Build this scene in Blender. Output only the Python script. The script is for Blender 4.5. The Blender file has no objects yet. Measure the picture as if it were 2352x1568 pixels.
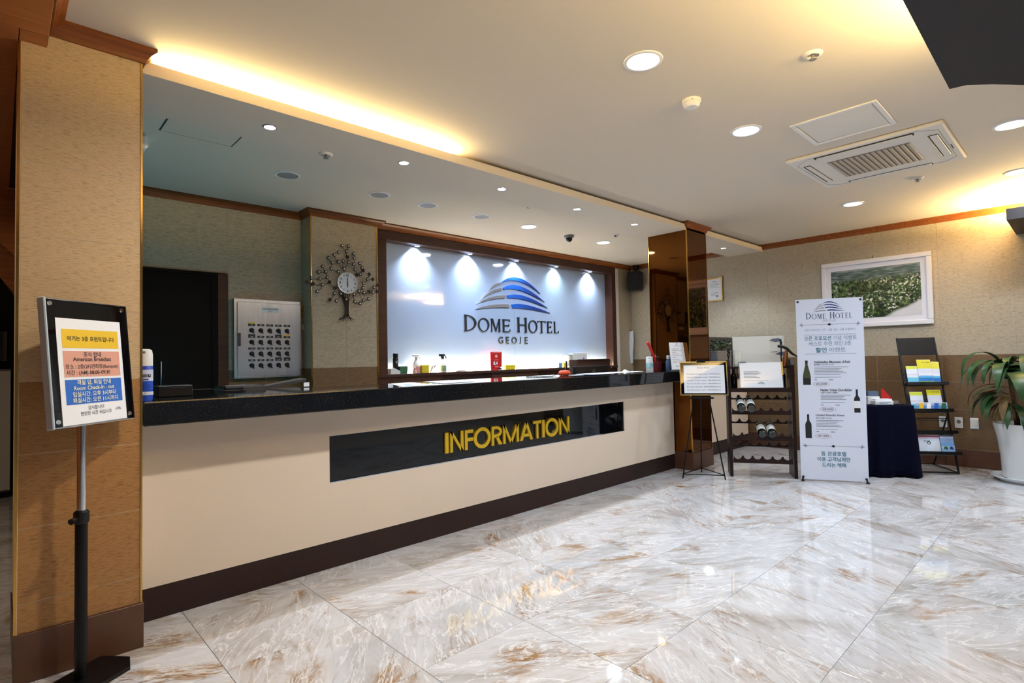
import bpy, bmesh, math, random
from mathutils import Vector, Matrix
random.seed(7)
C = bpy.context.scene.collection
S = bpy.context.scene

# ---------------------------------------------------------------- camera, world, exposure
YAW, PITCH, ROLL = 0.81565, 0.03049, 0.019748
fwd = Vector((math.cos(PITCH)*math.cos(YAW), math.cos(PITCH)*math.sin(YAW), math.sin(PITCH)))
rgt0 = Vector((math.sin(YAW), -math.cos(YAW), 0)); dwn0 = fwd.cross(rgt0)
rgt = rgt0*math.cos(ROLL) + dwn0*math.sin(ROLL)
dwn = -rgt0*math.sin(ROLL) + dwn0*math.cos(ROLL)
cam = bpy.data.cameras.new('camera'); cam_o = bpy.data.objects.new('camera', cam); C.objects.link(cam_o)
mw = Matrix.Identity(4)
for i, v in enumerate((rgt, -dwn, -fwd)):
    for j in range(3): mw[j][i] = v[j]
mw[2][3] = 1.33
cam_o.matrix_world = mw
cam.sensor_width = 36.0; cam.lens = 36.0*1254.13/2352; cam.clip_start = 0.02
S.camera = cam_o
S.view_settings.view_transform = 'Standard'; S.view_settings.look = 'None'
S.view_settings.gamma = 1.0; S.view_settings.use_curve_mapping = False
S.view_settings.exposure = 0.0
world = bpy.data.worlds.new('world'); S.world = world; world.use_nodes = True
bgn = world.node_tree.nodes['Background']
bgn.inputs[0].default_value = (0.72, 0.83, 1.0, 1); bgn.inputs[1].default_value = 0.12
P_BIG, P_BACK, P_SOFFIT, P_LOGO = 19.5, 23.0, 48.0, 105.0      # lamp powers
E_COVE, E_SILL, E_CANOPY = 950.0, 210.0, 220.0                       # strip strengths
COOL, WARM = (0.76, 0.88, 1.0), (1.0, 0.72, 0.30)

ZC = 2.875      # main ceiling
# ---------------------------------------------------------------- materials
def new_mat(name):
    m = bpy.data.materials.new(name); m.use_nodes = True
    nt = m.node_tree; b = nt.nodes['Principled BSDF']
    return m, nt, b
def L(c):        # sRGB 0-255 -> linear
    return tuple((v/255/12.92 if v/255 <= .04045 else ((v/255+.055)/1.055)**2.4) for v in c) + (1,)
MATS = {}
def mat(name, col, rough=.5, metal=0, coat=0, spec=None, var=0, scale=30, bump=0, bscale=200, emit=None, es=0, trans=0, alpha=None):
    if name in MATS: return MATS[name]
    m, nt, b = new_mat(name); c = L(col)
    b.inputs['Base Color'].default_value = c; b.inputs['Roughness'].default_value = rough
    b.inputs['Metallic'].default_value = metal; b.inputs['Coat Weight'].default_value = coat
    if coat: b.inputs['Coat Roughness'].default_value = .04
    if spec is not None: b.inputs['Specular IOR Level'].default_value = spec
    if trans: b.inputs['Transmission Weight'].default_value = trans
    if alpha is not None: b.inputs['Alpha'].default_value = alpha
    tc = nt.nodes.new('ShaderNodeTexCoord')
    if var:
        n = nt.nodes.new('ShaderNodeTexNoise'); n.inputs['Scale'].default_value = scale; n.inputs['Detail'].default_value = 6
        nt.links.new(tc.outputs['Object'], n.inputs['Vector'])
        r = nt.nodes.new('ShaderNodeValToRGB')
        lo = tuple(x*(1-var) for x in c[:3]) + (1,); hi = tuple(min(1, x*(1+var)) for x in c[:3]) + (1,)
        r.color_ramp.elements[0].color = lo; r.color_ramp.elements[1].color = hi
        r.color_ramp.elements[0].position = .3; r.color_ramp.elements[1].position = .7
        nt.links.new(n.outputs['Fac'], r.inputs['Fac']); nt.links.new(r.outputs['Color'], b.inputs['Base Color'])
    if bump:
        n2 = nt.nodes.new('ShaderNodeTexNoise'); n2.inputs['Scale'].default_value = bscale; n2.inputs['Detail'].default_value = 4
        nt.links.new(tc.outputs['Object'], n2.inputs['Vector'])
        bp = nt.nodes.new('ShaderNodeBump'); bp.inputs['Strength'].default_value = bump; bp.inputs['Distance'].default_value = .002
        nt.links.new(n2.outputs['Fac'], bp.inputs['Height']); nt.links.new(bp.outputs['Normal'], b.inputs['Normal'])
    if emit:
        b.inputs['Emission Color'].default_value = emit + (1,); b.inputs['Emission Strength'].default_value = es
    MATS[name] = m; return m

def floor_material():
    m, nt, b = new_mat('marble_tile'); N, K = nt.nodes.new, nt.links.new
    tc = N('ShaderNodeTexCoord'); oi = N('ShaderNodeObjectInfo')
    # each tile gets its own quarter turn and offset
    mul = N('ShaderNodeMath'); mul.operation = 'MULTIPLY'; mul.inputs[1].default_value = 4; K(oi.outputs['Random'], mul.inputs[0])
    fl = N('ShaderNodeMath'); fl.operation = 'FLOOR'; K(mul.outputs[0], fl.inputs[0])
    ang = N('ShaderNodeMath'); ang.operation = 'MULTIPLY_ADD'; ang.inputs[1].default_value = math.pi/2; ang.inputs[2].default_value = .55; K(fl.outputs[0], ang.inputs[0])
    rot = N('ShaderNodeVectorRotate'); rot.rotation_type = 'Z_AXIS'; K(tc.outputs['Object'], rot.inputs['Vector']); K(ang.outputs[0], rot.inputs['Angle'])
    off = N('ShaderNodeVectorMath'); off.operation = 'SCALE'; off.inputs[0].default_value = (61, 37, 23); K(oi.outputs['Random'], off.inputs['Scale'])
    add = N('ShaderNodeVectorMath'); K(rot.outputs[0], add.inputs[0]); K(off.outputs[0], add.inputs[1])
    def noise(scale, sx, sy, det, dist, rough=.6):
        mp = N('ShaderNodeMapping'); mp.inputs['Scale'].default_value = (sx, sy, 1); K(add.outputs[0], mp.inputs['Vector'])
        n = N('ShaderNodeTexNoise'); n.inputs['Scale'].default_value = scale; n.inputs['Detail'].default_value = det
        n.inputs['Distortion'].default_value = dist; n.inputs['Roughness'].default_value = rough
        K(mp.outputs[0], n.inputs['Vector']); return n.outputs['Fac']
    def ramp(fac, stops):
        r = N('ShaderNodeValToRGB'); e = r.color_ramp.elements
        while len(e) < len(stops): e.new(.5)
        for el, (p, c) in zip(e, stops): el.position = p; el.color = c if len(c) == 4 else c + (1,)
        K(fac, r.inputs['Fac']); return r.outputs['Color']
    def mix(f, a, c, t='MIX'):
        x = N('ShaderNodeMix'); x.data_type = 'RGBA'; x.blend_type = t
        if isinstance(f, float): x.inputs[0].default_value = f
        else: K(f, x.inputs[0])
        for s, v in ((6, a), (7, c)):
            if isinstance(v, tuple): x.inputs[s].default_value = v
            else: K(v, x.inputs[s])
        return x.outputs[2]
    base = ramp(noise(1.5, .9, 1.9, 8, 1.0, .6), [(.32, L((170, 164, 160))), (.44, L((196, 195, 198))), (.58, L((210, 211, 217))), (.78, L((188, 183, 181)))])
    fine = ramp(noise(4.5, .7, 3.0, 11, 1.6, .74), [(.36, L((208, 198, 188))), (.47, L((255, 255, 255))), (.66, L((232, 228, 224)))])
    col = mix(.6, base, fine, 'MULTIPLY')
    # golden-brown clouds, broken into wisps, along the grain
    patch = ramp(noise(1.25, .8, 1.8, 3, 1.6, .5), [(.54, (0, 0, 0)), (.66, (1, 1, 1))])
    tex = ramp(noise(3.6, .9, 2.4, 12, 1.4, .78), [(.44, (0, 0, 0)), (.60, (1, 1, 1))])
    bm_ = mix(1.0, patch, tex, 'MULTIPLY')
    col = mix(bm_, col, L((160, 124, 82)))
    core = mix(1.0, ramp(noise(1.25, .8, 1.8, 3, 1.6, .5), [(.60, (0, 0, 0)), (.72, (1, 1, 1))]), ramp(noise(8, .8, 3.2, 10, 2.0, .75), [(.50, (0, 0, 0)), (.60, (1, 1, 1))]), 'MULTIPLY')
    col = mix(core, col, L((122, 88, 48)))
    thr = ramp(noise(1.9, .6, 2.2, 8, 1.8, .62), [(.484, (0, 0, 0)), (.498, (1, 1, 1)), (.502, (1, 1, 1)), (.516, (0, 0, 0))])
    thm = mix(1.0, thr, ramp(noise(1.6, .8, 1.6, 3, .5), [(.50, (0, 0, 0)), (.64, (.75, .75, .75))]), 'MULTIPLY')
    col = mix(thm, col, L((148, 108, 64)))
    wht = ramp(noise(2.3, .6, 2.4, 7, 1.6), [(.482, (0, 0, 0)), (.5, (.75, .75, .75)), (.518, (0, 0, 0))])
    col = mix(wht, col, L((236, 236, 238)))
    K(col, b.inputs['Base Color'])
    b.inputs['Roughness'].default_value = .035; b.inputs['IOR'].default_value = 1.6
    return m
def wall_material(name, light, dark, sc=1.0):
    # textured wall tile: fine broken horizontal ribs
    m, nt, b = new_mat(name); N, K = nt.nodes.new, nt.links.new
    g = N('ShaderNodeNewGeometry')
    def noise(sx, sz, det, dist):
        mp = N('ShaderNodeMapping'); mp.inputs['Scale'].default_value = (sx, sx, sz); K(g.outputs['Position'], mp.inputs['Vector'])
        n = N('ShaderNodeTexNoise'); n.inputs['Scale'].default_value = 1; n.inputs['Detail'].default_value = det; n.inputs['Distortion'].default_value = dist; K(mp.outputs[0], n.inputs['Vector']); return n.outputs['Fac']
    d = noise(26*sc, 300*sc, 2, .15)
    r = N('ShaderNodeValToRGB'); r.color_ramp.elements[0].position = .34; r.color_ramp.elements[1].position = .50
    r.color_ramp.elements[0].color = L(dark); r.color_ramp.elements[1].color = L(light)
    K(d, r.inputs['Fac'])
    sp = N('ShaderNodeValToRGB'); sp.color_ramp.elements[0].position = .3; sp.color_ramp.elements[1].position = .7; sp.color_ramp.elements[0].color = (.86, .86, .86, 1); sp.color_ramp.elements[1].color = (1, 1, 1, 1)
    K(noise(120, 260, 2, 0), sp.inputs['Fac'])
    mx = N('ShaderNodeMix'); mx.data_type = 'RGBA'; mx.blend_type = 'MULTIPLY'; mx.inputs[0].default_value = 1; K(r.outputs['Color'], mx.inputs[6]); K(sp.outputs['Color'], mx.inputs[7])
    K(mx.outputs[2], b.inputs['Base Color'])
    bp = N('ShaderNodeBump'); bp.inputs['Strength'].default_value = .35; bp.inputs['Distance'].default_value = .002
    K(d, bp.inputs['Height']); K(bp.outputs['Normal'], b.inputs['Normal'])
    b.inputs['Roughness'].default_value = .42
    return m
def wood_material(name, a, bcol, rough=.35, sx=(1, 14, 14), spec=.3):
    m, nt, b = new_mat(name); N, K = nt.nodes.new, nt.links.new
    tc = N('ShaderNodeTexCoord'); mp = N('ShaderNodeMapping'); mp.inputs['Scale'].default_value = sx; K(tc.outputs['Object'], mp.inputs['Vector'])
    n = N('ShaderNodeTexNoise'); n.inputs['Scale'].default_value = 3; n.inputs['Detail'].default_value = 7; n.inputs['Distortion'].default_value = .8; K(mp.outputs[0], n.inputs['Vector'])
    r = N('ShaderNodeValToRGB'); r.color_ramp.elements[0].position = .3; r.color_ramp.elements[1].position = .7
    r.color_ramp.elements[0].color = L(a); r.color_ramp.elements[1].color = L(bcol)
    K(n.outputs['Fac'], r.inputs['Fac']); K(r.outputs['Color'], b.inputs['Base Color']); b.inputs['Roughness'].default_value = rough; b.inputs['Specular IOR Level'].default_value = spec
    return m
def granite_material():
    m, nt, b = new_mat('black_granite'); N, K = nt.nodes.new, nt.links.new
    tc = N('ShaderNodeTexCoord'); v = N('ShaderNodeTexNoise'); v.inputs['Scale'].default_value = 160; v.inputs['Detail'].default_value = 2; K(tc.outputs['Object'], v.inputs['Vector'])
    r = N('ShaderNodeValToRGB'); e = r.color_ramp.elements; e[0].position = .62; e[0].color = (.004, .005, .007, 1); e[1].position = .74; e[1].color = (.10, .085, .06, 1)
    K(v.outputs['Fac'], r.inputs['Fac']); K(r.outputs['Color'], b.inputs['Base Color']); b.inputs['Roughness'].default_value = .05
    return m
def painting_material():
    # framed landscape photograph: sea and hills on top, white-flowered shrubs, pale path in the corner (local x = across, z = up)
    m, nt, b = new_mat('landscape_print'); N, K = nt.nodes.new, nt.links.new
    tc = N('ShaderNodeTexCoord'); sp = N('ShaderNodeSeparateXYZ'); K(tc.outputs['Object'], sp.inputs[0])
    def noise(sc, det=5, sx=(1, 1, 1), dist=0):
        mp = N('ShaderNodeMapping'); mp.inputs['Scale'].default_value = sx; K(tc.outputs['Object'], mp.inputs['Vector'])
        n = N('ShaderNodeTexNoise'); n.inputs['Scale'].default_value = sc; n.inputs['Detail'].default_value = det; n.inputs['Distortion'].default_value = dist
        K(mp.outputs[0], n.inputs['Vector']); return n.outputs['Fac']
    def ramp(f, st):
        r = N('ShaderNodeValToRGB'); e = r.color_ramp.elements
        while len(e) < len(st): e.new(.5)
        for el, (p, c) in zip(e, st): el.position = p; el.color = L(c) if max(c) > 1 else tuple(c) + (1,)
        K(f, r.inputs['Fac']); return r.outputs['Color']
    def mix(f, a, c):
        x = N('ShaderNodeMix'); x.data_type = 'RGBA'; K(f, x.inputs[0]); K(a, x.inputs[6]); K(c, x.inputs[7]); return x.outputs[2]
    def math_(op, a, bb, c=None):
        x = N('ShaderNodeMath'); x.operation = op
        for i, v in enumerate((a, bb, c)):
            if v is None: continue
            if isinstance(v, (int, float)): x.inputs[i].default_value = v
            else: K(v, x.inputs[i])
        return x.outputs[0]
    leaves = ramp(noise(34, 7), [(.30, (12, 28, 20)), (.46, (40, 66, 42)), (.58, (78, 104, 62)), (.70, (128, 148, 104))])
    big = ramp(noise(6, 3), [(.38, (.25, .25, .25)), (.62, (1.0, 1.0, 1.0))])
    mm = N('ShaderNodeMix'); mm.data_type = 'RGBA'; mm.blend_type = 'MULTIPLY'; mm.inputs[0].default_value = .8; K(leaves, mm.inputs[6]); K(big, mm.inputs[7]); leaves = mm.outputs[2]
    flow = ramp(noise(42, 3), [(.56, (0, 0, 0)), (.62, (1, 1, 1))]); clus = ramp(noise(4.5, 2), [(.44, (0, 0, 0)), (.58, (1, 1, 1))])
    fm = N('ShaderNodeMix'); fm.data_type = 'RGBA'; fm.blend_type = 'MULTIPLY'; fm.inputs[0].default_value = 1; K(flow, fm.inputs[6]); K(clus, fm.inputs[7])
    leaves = mix(fm.outputs[2], leaves, ramp(noise(30, 2), [(.3, (190, 200, 190)), (.7, (226, 226, 216))]))
    far = ramp(noise(9, 5, (1, 1, 5)), [(.3, (28, 46, 44)), (.5, (66, 88, 88)), (.7, (128, 140, 146))])
    z = math_('ADD', sp.outputs['Z'], math_('MULTIPLY', noise(5), .10))
    col = mix(ramp(z, [(.20, (0, 0, 0)), (.26, (1, 1, 1))]), leaves, far)
    sky = ramp(noise(6, 4, (1, 1, 8)), [(.3, (70, 92, 100)), (.7, (150, 160, 165))])
    col = mix(ramp(z, [(.325, (0, 0, 0)), (.35, (1, 1, 1))]), col, sky)
    # path: lower right corner
    pth = math_('SUBTRACT', math_('MULTIPLY_ADD', sp.outputs['X'],   .50, -.225), math_('ADD', sp.outputs['Z'], .10))
    pth = math_('ADD', pth, math_('MULTIPLY', noise(7), .06))
    K(mix(ramp(pth, [(.05, (0, 0, 0)), (.09, (1, 1, 1))]), col, ramp(noise(3), [(.3, (196, 200, 206)), (.7, (216, 216, 220))])), b.inputs['Base Color'])
    b.inputs['Roughness'].default_value = .25
    return m
def brushed_material():
    m, nt, b = new_mat('brushed_steel'); N, K = nt.nodes.new, nt.links.new
    b.inputs['Metallic'].default_value = 1; b.inputs['Roughness'].default_value = .27; b.inputs['Base Color'].default_value = (.9, .9, .92, 1)
    b.inputs['Anisotropic'].default_value = .6
    tc = N('ShaderNodeTexCoord'); mp = N('ShaderNodeMapping'); mp.inputs['Scale'].default_value = (6, 6, .4); K(tc.outputs['Object'], mp.inputs['Vector'])
    n = N('ShaderNodeTexNoise'); n.inputs['Scale'].default_value = 2.5; n.inputs['Detail'].default_value = 2; K(mp.outputs[0], n.inputs['Vector'])
    bp = N('ShaderNodeBump'); bp.inputs['Strength'].default_value = .35; bp.inputs['Distance'].default_value = .02; K(n.outputs['Fac'], bp.inputs['Height']); K(bp.outputs['Normal'], b.inputs['Normal'])
    return m
def cover_material(name, stops, sc=4.0):
    # printed cover: bands of colour up the sheet (local z), broken by noise
    m, nt, b = new_mat(name); N, K = nt.nodes.new, nt.links.new
    tc = N('ShaderNodeTexCoord'); sp = N('ShaderNodeSeparateXYZ'); K(tc.outputs['Object'], sp.inputs[0])
    n = N('ShaderNodeTexNoise'); n.inputs['Scale'].default_value = 28; n.inputs['Detail'].default_value = 3; K(tc.outputs['Object'], n.inputs['Vector'])
    a = N('ShaderNodeMath'); a.operation = 'MULTIPLY_ADD'; a.inputs[1].default_value = .05; K(n.outputs['Fac'], a.inputs[0]); 
    s = N('ShaderNodeMath'); s.operation = 'MULTIPLY'; s.inputs[1].default_value = sc; K(sp.outputs['Z'], s.inputs[0]); K(s.outputs[0], a.inputs[2])
    r = N('ShaderNodeValToRGB'); e = r.color_ramp.elements
    while len(e) < len(stops): e.new(.5)
    for el, (p, c) in zip(e, stops): el.position = p; el.color = L(c)
    r.color_ramp.interpolation = 'CONSTANT'
    K(a.outputs[0], r.inputs['Fac']); K(r.outputs['Color'], b.inputs['Base Color']); b.inputs['Roughness'].default_value = .25
    return m

M_FLOOR = floor_material()
M_BEIGE = wall_material('beige_wall_tile', (184, 172, 152), (150, 138, 116))
M_BROWN = wall_material('brown_wall_tile', (112, 88, 60), (84, 63, 40))
M_BEIGE_LIT = wall_material('lit_beige_tile', (218, 190, 150), (190, 160, 120), 1.15)  # pillar copies of the wall tiles, with brighter, warmer light in the colour
M_BROWN_LIT = wall_material('lit_brown_tile', (176, 130, 78), (140, 98, 54), 1.15)  # brown wall tile again, lightened as if more strongly lit
M_ORANGE = wood_material('orange_wood', (106, 56, 20), (138, 78, 34), .4)
M_PANEL = wood_material('wood_panel', (166, 98, 52), (190, 118, 66), .35)
M_GRAN = granite_material(); M_PIC = painting_material(); M_STEEL = brushed_material()
M_CEIL = mat('ceiling_paint', (214, 204, 190), .9, bump=.05, bscale=60)
M_GROUT = mat('grout', (214, 200, 176), .8, var=.08)
M_FGROUT = mat('floor_grout', (186, 178, 170), .5, var=.08)
M_WGROUT = mat('wall_grout', (164, 150, 126), .8, var=.06)
M_COUNTER = mat('counter_cloth', (226, 210, 192), .7, var=.05, scale=220, bump=.25, bscale=260)
M_KICK = mat('dark_kick', (44, 31, 30), .35, spec=.25, var=.15, scale=60)
M_BASE = mat('brown_base', (84, 56, 42), .35, var=.06)
M_BRASS = mat('brass', (214, 168, 84), .18, 1)
M_GOLD = mat('gold_letter', (244, 202, 56), .3, .75)
M_AMBER = mat('amber_mirror', (116, 72, 34), .03, 1)
M_BLKGLASS = mat('black_glass', (8, 10, 14), .03)
M_BLACK = mat('black_plastic', (14, 14, 16), .4, spec=.3)
M_BLKMET = mat('black_metal', (22, 22, 24), .35, .6)
M_DKWOOD = wood_material('dark_wood', (28, 17, 16), (44, 26, 25), .38, spec=.25)
M_FRAME = wood_material('brown_frame', (56, 36, 31), (72, 48, 41), .4, spec=.2)
M_DOOR = wood_material('near_black_door', (9, 6, 6), (15, 10, 9), .5, spec=.08)
M_WHITE = mat('white_plastic', (232, 232, 232), .35)
M_OFFW = mat('off_white_panel', (224, 220, 214), .45)
M_PAPER = mat('white_paper', (238, 240, 246), .6)
M_GLPAPER = mat('glazed_paper', (236, 239, 246), .5, coat=1)
M_GLPAPER.node_tree.nodes['Principled BSDF'].inputs['Coat IOR'].default_value = 1.9
M_GLPAPER.node_tree.nodes['Principled BSDF'].inputs['Coat Roughness'].default_value = .015
M_LOGOGL = mat('logo_glass', (174, 194, 228), .06, coat=.6)
M_CHROME = mat('chrome', (220, 222, 226), .08, 1)
M_DARKIRON = mat('dark_iron', (46, 38, 34), .4, .7)
M_INK = mat('black_ink', (24, 26, 34), .5)
M_GREYINK = mat('grey_ink', (120, 126, 140), .6)
M_TEALINK = mat('teal_ink', (44, 110, 138), .6)
M_LIGHTINK = mat('pale_blue_ink', (110, 140, 170), .6)
def band_material():
    m, nt, b = new_mat('logo_blue_band'); N, K = nt.nodes.new, nt.links.new
    tc = N('ShaderNodeTexCoord'); sp = N('ShaderNodeSeparateXYZ'); K(tc.outputs['Object'], sp.inputs[0])
    mr = N('ShaderNodeMapRange'); mr.inputs[1].default_value = 2.0; mr.inputs[2].default_value = 2.75; K(sp.outputs['X'], mr.inputs[0])
    r = N('ShaderNodeValToRGB'); e = r.color_ramp.elements; e[0].color = L((16, 104, 216)); e[1].color = L((30, 46, 128)); K(mr.outputs[0], r.inputs['Fac'])
    K(r.outputs['Color'], b.inputs['Base Color']); b.inputs['Roughness'].default_value = .25; return m
M_BLUE = band_material()
M_NAVY = mat('logo_navy', (40, 52, 120), .5)
M_LGREY = mat('logo_grey', (128, 124, 128), .3)
M_RED = mat('red_plastic', (196, 36, 40), .35)
M_YEL = mat('yellow_card', (236, 208, 40), .5)
M_GREEN = mat('green_card', (22, 96, 66), .5)
M_SALMON = mat('salmon_print', (214, 158, 140), .6)
M_SBLUE = mat('blue_print', (28, 96, 196), .6)
M_SYEL = mat('yellow_print', (232, 192, 36), .6)
M_CREAMINK = mat('cream_ink', (236, 232, 190), .6)
M_CANBLUE = mat('can_blue', (36, 78, 196), .25, var=.25, scale=18)
M_CLOTH = mat('navy_cloth', (8, 9, 30), .95, spec=.08, bump=.2, bscale=300)
M_POT = mat('white_glazed_pot', (226, 230, 234), .12, coat=.5)
M_SOIL = mat('potting_soil', (50, 38, 28), .9, var=.3)
M_LEAF = mat('green_leaf', (42, 74, 36), .38, var=.3, scale=14)
M_DEADLEAF = mat('dry_leaf', (104, 82, 44), .7, var=.3, scale=14)
M_TRUNK = mat('plant_trunk', (110, 82, 52), .8, var=.25)
M_GREYPL = mat('grey_plastic', (120, 120, 124), .5)
M_DKGREY = mat('dark_grey_panel', (50, 50, 54), .45)
M_BOTTLE = mat('wine_bottle_glass', (16, 20, 16), .06, coat=.5)
M_HALL = mat('curtain_wall', (120, 122, 132), .8, var=.4, scale=1.6)
M_CANOPY = mat('dark_canopy', (34, 30, 34), .5, spec=.3)
M_LENS = mat('lamp_lens', (255, 255, 255), .5, emit=COOL, es=9)
M_LENSOFF = mat('lamp_lens_off', (150, 148, 150), .5)
M_COVE = mat('cove_led', (255, 230, 170), .5, emit=WARM, es=E_COVE)
M_SILLED = mat('sill_led', (255, 240, 210), .5, emit=(1.0, .84, .55), es=E_SILL)
M_CANLED = mat('canopy_led', (255, 230, 170), .5, emit=WARM, es=E_CANOPY)
M_CLEAR = mat('clear_acrylic', (240, 244, 248), .05, trans=.9)
M_COPPER = mat('copper_foil', (150, 96, 62), .35, .6)
M_PINK = mat('pink_plastic', (238, 176, 164), .4)
M_ORNG = mat('orange_plastic', (226, 78, 38), .4)

# ---------------------------------------------------------------- mesh helpers
class MB:
    def __init__(s): s.bm = bmesh.new()
    def box(s, x0, x1, y0, y1, z0, z1, bev=0, seg=1):
        r = bmesh.ops.create_cube(s.bm, size=1.0)
        for v in r['verts']:
            v.co = Vector((x0+(v.co.x+.5)*(x1-x0), y0+(v.co.y+.5)*(y1-y0), z0+(v.co.z+.5)*(z1-z0)))
        if bev:
            es = list({e for v in r['verts'] for e in v.link_edges})
            bmesh.ops.bevel(s.bm, geom=es, offset=bev, segments=seg, affect='EDGES', profile=.5)
        return s
    def cyl(s, p0, p1, r0, r1=None, n=16):
        p0, p1 = Vector(p0), Vector(p1); r1 = r0 if r1 is None else r1
        d = (p1-p0).normalized(); a = d.orthogonal().normalized(); b = d.cross(a)
        A = [s.bm.verts.new(p0+(a*math.cos(t)+b*math.sin(t))*r0) for t in (2*math.pi*i/n for i in range(n))]
        B = [s.bm.verts.new(p1+(a*math.cos(t)+b*math.sin(t))*r1) for t in (2*math.pi*i/n for i in range(n))]
        for i in range(n): s.bm.faces.new((A[i], A[(i+1) % n], B[(i+1) % n], B[i]))
        s.bm.faces.new(A[::-1]); s.bm.faces.new(B); return s
    def tube(s, pts, r, n=6):
        pts = [Vector(p) for p in pts]; rs = r if isinstance(r, (list, tuple)) else [r]*len(pts); rings = []
        up = None
        for i, p in enumerate(pts):
            d = (pts[min(i+1, len(pts)-1)]-pts[max(i-1, 0)]).normalized()
            a = d.orthogonal().normalized() if up is None else (up-d*up.dot(d)).normalized()
            up = a; b = d.cross(a)
            rings.append([s.bm.verts.new(p+(a*math.cos(t)+b*math.sin(t))*rs[i]) for t in (2*math.pi*k/n for k in range(n))])
        for A, B in zip(rings, rings[1:]):
            for i in range(n): s.bm.faces.new((A[i], A[(i+1) % n], B[(i+1) % n], B[i]))
        s.bm.faces.new(rings[0][::-1]); s.bm.faces.new(rings[-1]); return s
    def lathe(s, prof, n=24, c=(0, 0, 0)):
        rings = []
        for r, z in prof:
            if r < 1e-6: rings.append([s.bm.verts.new((c[0], c[1], c[2]+z))])
            else: rings.append([s.bm.verts.new((c[0]+r*math.cos(t), c[1]+r*math.sin(t), c[2]+z)) for t in (2*math.pi*i/n for i in range(n))])
        for A, B in zip(rings, rings[1:]):
            for i in range(n):
                j = (i+1) % n
                q = [A[i % len(A)], A[j % len(A)], B[j % len(B)], B[i % len(B)]]
                u = []
                for v in q:
                    if v not in u: u.append(v)
                if len(u) >= 3: s.bm.faces.new(u)
        return s
    def prism(s, poly, y0, y1):            # polygon in local x,z pushed from y0 (front) to y1
        A = [s.bm.verts.new((x, y0, z)) for x, z in poly]; B = [s.bm.verts.new((x, y1, z)) for x, z in poly]
        n = len(A)
        for i in range(n): s.bm.faces.new((A[i], A[(i+1) % n], B[(i+1) % n], B[i]))
        s.bm.faces.new(A[::-1]); s.bm.faces.new(B); return s
    def prism_z(s, poly, z0, z1):          # polygon in x,y pushed from z0 to z1
        A = [s.bm.verts.new((x, y, z0)) for x, y in poly]; B = [s.bm.verts.new((x, y, z1)) for x, y in poly]
        n = len(A)
        for i in range(n): s.bm.faces.new((A[i], A[(i+1) % n], B[(i+1) % n], B[i]))
        s.bm.faces.new(A[::-1]); s.bm.faces.new(B); return s
    def ring(s, outer, inner, y0, y1):     # closed band between two point rows of equal length, local x,z
        n = len(outer); V = [[s.bm.verts.new((x, y, z)) for x, z in P] for P in (outer, inner) for y in (y0, y1)]
        of, ob, inf, ib = V
        for i in range(n):
            j = (i+1) % n
            s.bm.faces.new((of[i], of[j], inf[j], inf[i])); s.bm.faces.new((ob[j], ob[i], ib[i], ib[j]))
            s.bm.faces.new((of[j], of[i], ob[i], ob[j])); s.bm.faces.new((inf[i], inf[j], ib[j], ib[i]))
        return s
    def strip(s, rows):                    # sheet through rows of points
        V = [[s.bm.verts.new(p) for p in r] for r in rows]
        for A, B in zip(V, V[1:]):
            for i in range(len(A)-1): s.bm.faces.new((A[i], A[i+1], B[i+1], B[i]))
        return s
    def ball(s, c, r, u=10, v=6, sz=1.0):
        res = bmesh.ops.create_uvsphere(s.bm, u_segments=u, v_segments=v, radius=r)
        for vv in res['verts']: vv.co = Vector((vv.co.x, vv.co.y, vv.co.z*sz))+Vector(c)
        return s
    def mesh(s, name, m, smooth=False):
        bmesh.ops.recalc_face_normals(s.bm, faces=s.bm.faces[:])
        me = bpy.data.meshes.new(name); s.bm.to_mesh(me); s.bm.free()
        if m: me.materials.append(m)
        if smooth:
            for p in me.polygons: p.use_smooth = True
            me.set_sharp_from_angle(angle=math.radians(38))
        return me
    def obj(s, name, m, parent=None, loc=(0, 0, 0), smooth=False, label=None, rot=None):
        return link(name, s.mesh(name, m, smooth), parent, loc, label, rot)
def link(name, me, parent=None, loc=(0, 0, 0), label=None, rot=None):
    o = bpy.data.objects.new(name, me); C.objects.link(o); o.location = loc
    if rot: o.rotation_euler = rot
    if parent: o.parent = parent
    if label: o['label'] = label
    return o
def thing(name, label, cat, loc=(0, 0, 0), rz=0, rx=0, group=None):
    o = bpy.data.objects.new(name, None); C.objects.link(o); o.location = loc; o.rotation_euler = (rx, 0, rz)
    o.empty_display_size = .1
    o['label'] = label; o['category'] = cat
    if group: o['group'] = group
    return o
def tag(o, label, cat, group=None):
    o['label'] = label; o['category'] = cat
    if group: o['group'] = group
    return o
def struct(o, label=None):
    o['kind'] = 'structure'
    if label: o['label'] = label
    return o
def shell(name, label=None, loc=(0, 0, 0)):
    o = bpy.data.objects.new(name, None); C.objects.link(o); o.location = loc; o.empty_display_size = .1
    return struct(o, label)
def B(name, m, x0, x1, y0, y1, z0, z1, parent=None, bev=0, label=None, seg=1):
    return MB().box(x0, x1, y0, y1, z0, z1, bev, seg).obj(name, m, parent, label=label)
def dup(root, loc, label=None, rz=None):
    r = root.copy(); C.objects.link(r); r.location = loc
    if rz is not None: r.rotation_euler.z = rz
    if label: r['label'] = label
    for ch in list(root.children):
        c = ch.copy(); C.objects.link(c); c.parent = r
        for g in list(ch.children):
            d = g.copy(); C.objects.link(d); d.parent = c
    return r
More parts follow.
